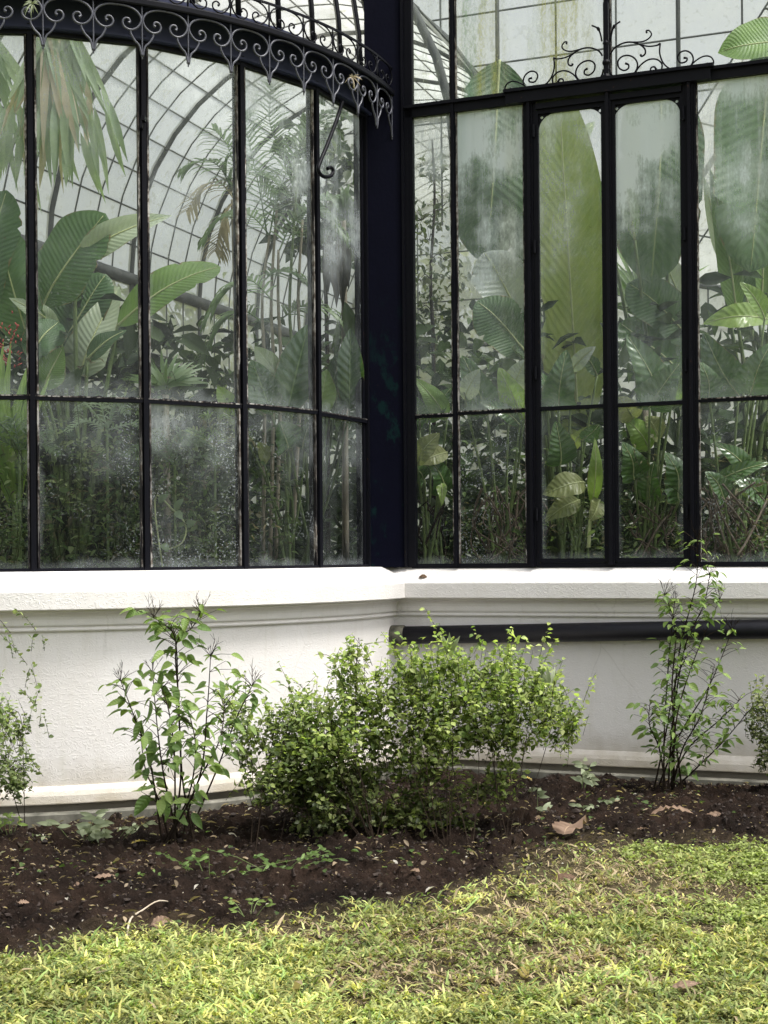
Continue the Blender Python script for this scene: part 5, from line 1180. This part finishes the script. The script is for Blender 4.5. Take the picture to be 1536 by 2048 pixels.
# the two tall shrubs, leaf by leaf
LEAFM = {}
def shrub_leaf_mesh(kind):
    mb = MB(); nu, nv = 6, 4; vs, uv, fs = [], [], []
    for i in range(nu + 1):
        t = i / nu; w_ = math.sin(math.pi * t ** .72) ** .85 if 0 < t < 1 else 0
        for j in range(nv + 1):
            v = j / nv * 2 - 1; vs.append((v * .24 * w_, t, abs(v) * .10 * w_ - .22 * t * t * kind)); uv.append((j / nv, t))
    for i in range(nu):
        for j in range(nv): fs.append((i * (nv + 1) + j, i * (nv + 1) + j + 1, (i + 1) * (nv + 1) + j + 1, (i + 1) * (nv + 1) + j))
    me = bpy.data.meshes.new('shrub_leaf'); me.from_pydata(vs, [], fs); l_ = me.uv_layers.new(name='UVMap')
    li = np.empty(len(me.loops), dtype=np.int32); me.loops.foreach_get('vertex_index', li); l_.data.foreach_set('uv', np.array(uv, dtype=np.float32)[li].ravel())
    me.polygons.foreach_set('use_smooth', [True] * len(me.polygons)); return me
for key in ('shrub', 'shrub_young'):
    LEAFM[key] = []
    for k_ in (.3, .9, 1.5):
        me = shrub_leaf_mesh(k_); me.materials.append(M[key]); LEAFM[key].append(me)
def put_leaf(parent, p, d, size, young):
    d = Vector(d).normalized(); up = Vector((rnd.gauss(0, .5), rnd.gauss(-.25, .5), 1)); x = d.cross(up).normalized(); z = x.cross(d)
    o = link('leaf', rnd.choice(LEAFM['shrub_young' if young else 'shrub']), None, parent)
    mt = Matrix((x, d, z)).transposed().to_4x4() @ Matrix.Diagonal((size * rnd.uniform(.8, 1.25), size, size, 1)); mt.translation = Vector(p) - origin(parent); o.matrix_local = mt
def tall_shrub(label, base, Y_, paths, lsize, every, seed, sprigs, nseg=8):
    rnd.seed(seed); g = np.random.default_rng(seed)
    p = thing('tall_shrub', label, 'shrub', base, 'tall leafy shrubs against the white wall'); sp = MB(); nst = 0
    for pi, path in enumerate(paths):
        pts = [Vector(base) + Vector((rnd.gauss(0, .05), rnd.gauss(0, .04), 0))] + [W(x, y, Y_ + rnd.gauss(0, .08)) for x, y in path]
        c = catmull(pts, nseg); m = len(c); mb = MB(); mb.tube(c, [.0062 - .0042 * i / (m - 1) for i in range(m)], 6); mb.build('stem', M['stem_dark'], p, True)
        for i in range(int(m * .22), m):
            t = i / m
            for sg in (-1, 1):
                if rnd.random() > every * (.5 + 1.1 * t): continue
                a = rnd.uniform(0, 6.28); d = Vector((math.cos(a) * .9, math.sin(a) * .6, rnd.uniform(-.75, .15)))
                q = c[i] + d.normalized() * .02
                if rnd.random() < .6:                         # short side twig
                    tl = rnd.uniform(.04, .13); e = c[i] + Vector((d.x, d.y, .45 + rnd.gauss(0, .2))).normalized() * tl; sp.tube([c[i], c[i].lerp(e, .5) + Vector((0, 0, .006)), e], [.0022, .0018, .0014], 4); q = e
                put_leaf(p, q, d, lsize * rnd.uniform(.5, 1.25) * (.75 + .25 * math.sin(math.pi * t)), rnd.random() < .15 + .55 * t)
        if pi in sprigs:                                      # branched seed sprigs at the tip
            e = c[-1]
            for k in range(7):
                d = Vector((rnd.gauss(0, .5), rnd.gauss(0, .4), 1)).normalized(); L_ = rnd.uniform(.05, .11); t1 = e + d * L_; sp.tube([e, t1], [.0016, .001], 3)
                for kk in range(3):
                    f0 = e + d * L_ * rnd.uniform(.35, 1); sp.tube([f0, f0 + (d + Vector((rnd.gauss(0, .5), rnd.gauss(0, .4), .1))).normalized() * L_ * .4], [.0012, .0008], 3)
            for k in range(4): a = rnd.uniform(0, 6.28); put_leaf(p, e, (math.cos(a), math.sin(a) * .6, rnd.uniform(-.5, .2)), lsize * rnd.uniform(.5, .9), True)
    o = sp.build('twigs', M['stem_dark'], p); o['kind'] = 'stuff'
    return p
b_ = gz(G(350, 1692))
ts = tall_shrub('tall shrub with large drooping leaves and a bare forked top, left of the bushes', b_, b_.y, [[(362, 1560), (357, 1400), (352, 1283), (332, 1250), (308, 1236)], [(366, 1560), (358, 1400), (353, 1290), (385, 1255), (402, 1225)], [(330, 1560), (315, 1450), (306, 1345)], [(398, 1560), (415, 1420), (422, 1312)], [(302, 1530), (268, 1430), (242, 1362)], [(430, 1550), (472, 1440), (505, 1372)], [(350, 1520), (338, 1420), (318, 1362)], [(318, 1600), (292, 1540), (282, 1470)], [(390, 1580), (440, 1480), (450, 1400)], [(375, 1600), (392, 1500), (380, 1430)]], .080, .85, 41, (0, 1, 2, 3, 4, 5))
for x, y, dx, dy, s_ in ((312, 1480, -16, 62, .19), (300, 1400, 0, 52, .17), (338, 1470, 14, 48, .15), (322, 1340, -6, 40, .14), (345, 1370, 20, 45, .15), (300, 1590, -34, 44, .17), (285, 1440, -18, 45, .15), (370, 1400, 14, 40, .13), (508, 1390, 4, 42, .14), (440, 1360, 10, 36, .13), (262, 1365, -18, 34, .12), (330, 1600, 10, 50, .15), (355, 1620, 22, 36, .13), (385, 1625, 20, 30, .13)):
    put_leaf(ts, W(x, y, b_.y - .04), Vector((dx, -8, -dy)), s_ * .78, False)
b_ = gz(G(1338, 1590))
tall_shrub('tall thin-stemmed shrub in front of the black pipe on the right', b_, b_.y, [[(1345, 1450), (1360, 1300), (1392, 1170), (1396, 1082)], [(1330, 1450), (1340, 1300), (1350, 1205)], [(1352, 1450), (1385, 1330), (1440, 1200)], [(1360, 1470), (1420, 1370), (1465, 1260)], [(1320, 1500), (1300, 1450), (1300, 1410)], [(1375, 1500), (1440, 1440), (1480, 1400)], [(1345, 1400), (1352, 1260), (1330, 1190)], [(1350, 1420), (1372, 1290), (1408, 1210), (1420, 1150)], [(1330, 1480), (1350, 1370), (1375, 1310)], [(1365, 1500), (1402, 1430), (1430, 1330)], [(1400, 1530), (1450, 1480), (1500, 1420)]], .066, 1.3, 42, (0, 1, 2, 3, 6, 7), 11)
rnd.seed(77)
# grey seedlings, creeping plants
def seedling(label, x, y, n_, size, mat, spread=40, group='seedlings on the soil'):
    g0 = gz(G(x, y)); p = thing('seedling', label, 'seedling', g0, group)
    for i in range(n_):
        d = Vector((rnd.gauss(0, spread / 380), rnd.gauss(0, .07), rnd.uniform(.03, size * 2.2))); e = g0 + d
        mb = MB(); mb.tube([g0 + Vector((d.x * .3, d.y * .3, 0)), g0 + d * .6, e], [.0022, .0018, .0012], 4); mb.build('stem', M['stem_green'], p)
        for k in range(4):
            a = rnd.uniform(0, 6.28); big_leaf(p, e - d * .1 * k, e - d * .1 * k + Vector((math.cos(a), math.sin(a), rnd.uniform(-.35, .5))) * size * rnd.uniform(.6, 1.1), size * .3, M[mat], 'lance', .12, .3, nu=4, nv=2)
seedling('grey-green narrow-leaved seedlings on the soil at the left, by the wall', 170, 1672, 13, .085, 'seedling', 70)
seedling('thin grey seedling sprigs on the soil right of the narrow-leaved ones', 225, 1668, 6, .06, 'seedling', 40)
seedling('small green seedling at the foot of the wall at the left edge', 22, 1672, 5, .06, 'shrub_young', 25)
seedling('pale broad-leaved seedling on the soil between bush and right shrub', 1195, 1625, 4, .075, 'seedling', 35)
seedling('grey leafy sprig on the soil right of the dense bush', 1165, 1592, 5, .09, 'seedling', 45)
seedling('upright pale leaf seedling in front of the dense bush', 1076, 1632, 2, .085, 'seedling', 12)
seedling('dark green seedling clump in front of the tall left shrub', 420, 1750, 9, .05, 'shrub', 70)
seedling('dark green seedlings in the shade of the dense bush', 560, 1745, 9, .045, 'shrub', 90)
seedling('small green seedlings near the lawn edge, left of centre', 500, 1840, 5, .035, 'shrub_young', 60)
# drain pipe along the facade wall
pi_ = thing('drain_pipe', 'horizontal black drain pipe along the right part of the white wall', 'pipe', FP(.1, -.13, 0))
zl = lambda x, y: SX(x, y, -.135)
sA, zA = zl(830, 1270); sB, zB = zl(1536, 1258)
pp = lambda s: FP(s, -.135, zA + (zB - zA) * (s - sA) / (sB - sA))
mb = MB(); mb.tube([pp(-.02), pp(5.4)], .065, 20); mb.build('pipe_run', M['pipe'], pi_, True)
mb = MB(); mb.tube([pp(-.16), pp(-.13), pp(-.03), pp(-.015)], [.066, .074, .074, .066], 20); mb.build('pipe_socket', M['socket'], pi_, True)
for s_ in (3.2,):
    mb = MB(); mb.tube([pp(s_ - .02), pp(s_ + .02)], .069, 20); mb.box(pp(s_) + Vector((D.x, D.y, 0)) * .06, Vector((U.x, U.y, 0)) * .018, Vector((D.x, D.y, 0)) * .03, (0, 0, .012)); mb.build('pipe_clip', M['pipe'], pi_, True)
# fallen leaves and twig
def fallen(label, x, y, Lpx, ang, wr, mat, curl=.25, name='fallen_leaf', lift=.012):
    c = G(x, y); k = F / c.y; L_ = Lpx / k; c.z = ground_z(c.x, c.y) + lift; a = math.radians(ang)
    d = Vector((math.cos(a), math.sin(a), rnd.uniform(-.05, .15))) * L_ / 2
    t = thing(name, label, 'leaf', c, 'fallen leaves on the bed and lawn')
    big_leaf(t, c - d, c + d, L_ * wr, M[mat], 'ovate', curl * .35, curl * .7, .11, face=(rnd.gauss(0, .5), rnd.gauss(-.5, .3), 1), nu=16, nv=8, name='blade', twist=rnd.uniform(-.9, .9))
    s_ = MB(); s_.tube([c - d, c - d * 1.25 + Vector((0, 0, .006))], [.002, .0012], 4); s_.build('leaf_stalk', M['stem_brown'], t)
fallen('large crumpled brown leaf where soil meets lawn on the right', 1146, 1684, 85, 60, .85, 'dry', .35, lift=.05)
fallen('long curled brown leaf on the soil below the right shrub', 1345, 1642, 85, -12, .35, 'dry', .4, lift=.02)
fallen('short brown leaf right of the long curled one', 1430, 1636, 42, -25, .4, 'dry', .3)
fallen('brown leaf scrap on the soil left of the long curled leaf', 1283, 1664, 36, 8, .5, 'dry', .2)
fallen('small brown upright leaf in front of the dense bush', 1080, 1642, 36, 55, .35, 'dry', .3)
fallen('bright yellow leaf at the right foot of the dense bush', 1053, 1566, 28, -35, .4, 'dry_yellow', .2)
fallen('yellow-tan leaf on the soil beside the tall left shrub', 281, 1689, 40, -4, .35, 'dry_yellow', .25)
fallen('grey-tan leaf on the dark soil at left', 213, 1754, 46, 10, .35, 'dry', .2)
fallen('pinkish brown leaf upright on the soil at left', 152, 1785, 26, 130, .7, 'dry', .25)
fallen('rust brown leaf near the left edge of the bed', 48, 1817, 24, 0, .6, 'dry', .2)
fallen('curled brown leaf at the lawn edge on the left', 325, 1868, 46, 18, .5, 'dry', .4)
fallen('small round tan leaf near the twig', 280, 1834, 16, 70, .8, 'dry', .2)
fallen('tan leaf on the soil below the dense bush', 830, 1762, 24, 120, .7, 'dry', .25)
fallen('dark brown leaf lying on the lawn right of centre', 1130, 1768, 48, 14, .4, 'dry_dark', .3, lift=.03)
fallen('small beige leaf on the thin grass right of centre', 1065, 1779, 22, 40, .6, 'dry', .2, lift=.02)
fallen('reddish brown leaf scrap at the lawn edge, centre', 576, 1846, 16, 80, .6, 'dry', .2)
fallen('flat straw-coloured leaf on the lawn at lower right', 1372, 1990, 56, 8, .3, 'dry', .15, lift=.035)
tw = thing('fallen_twig', 'thin curved straw-coloured twig lying on the soil near the lawn edge', 'twig', gz(G(260, 1870)))
pts = [(254, 1888), (262, 1858), (285, 1838), (320, 1822), (360, 1806)]; tp = []
for x, y in pts: q = G(x, y); q.z = ground_z(q.x, q.y) + .03; tp.append(q)
stem(tw, tp, .005, .0025, M['litter'], 'twig')
sc_ = MB(); c = FP(*[SX(847, 1157, -.13)[0], -.13, 0]); c.z = 1.352
t = thing('leaf_scrap', 'small curled brown scrap lying on the white ledge', 'leaf', c); big_leaf(t, c + Vector((-.032, 0, 0)), c + Vector((.034, 0, .004)), .05, M['dry_dark'], 'ovate', .3, -.6, .05, face=(0, -.5, 1), nu=6, nv=4, name='blade')
# air plants on the cornice
for x, y, Y_, lb_, mt in ((66, 8, 8.36, 'dark tuft of air plant on the cornice at top left', 'seedling'), (706, 155, 9.75, 'straw-coloured air plant tuft on the cornice near the corner post', 'fan_dry')):
    c = W(x, y, Y_); t = thing('air_plant', lb_, 'air plant', c, 'air plants on the cornice')
    for i in range(18):
        a = rnd.uniform(0, 6.28); big_leaf(t, c, c + Vector((math.cos(a), rnd.uniform(-.6, 0), math.sin(a) - .5)) * rnd.uniform(.03, .075), .008, M[mt], 'lance', .2, .3, nu=4, nv=2)
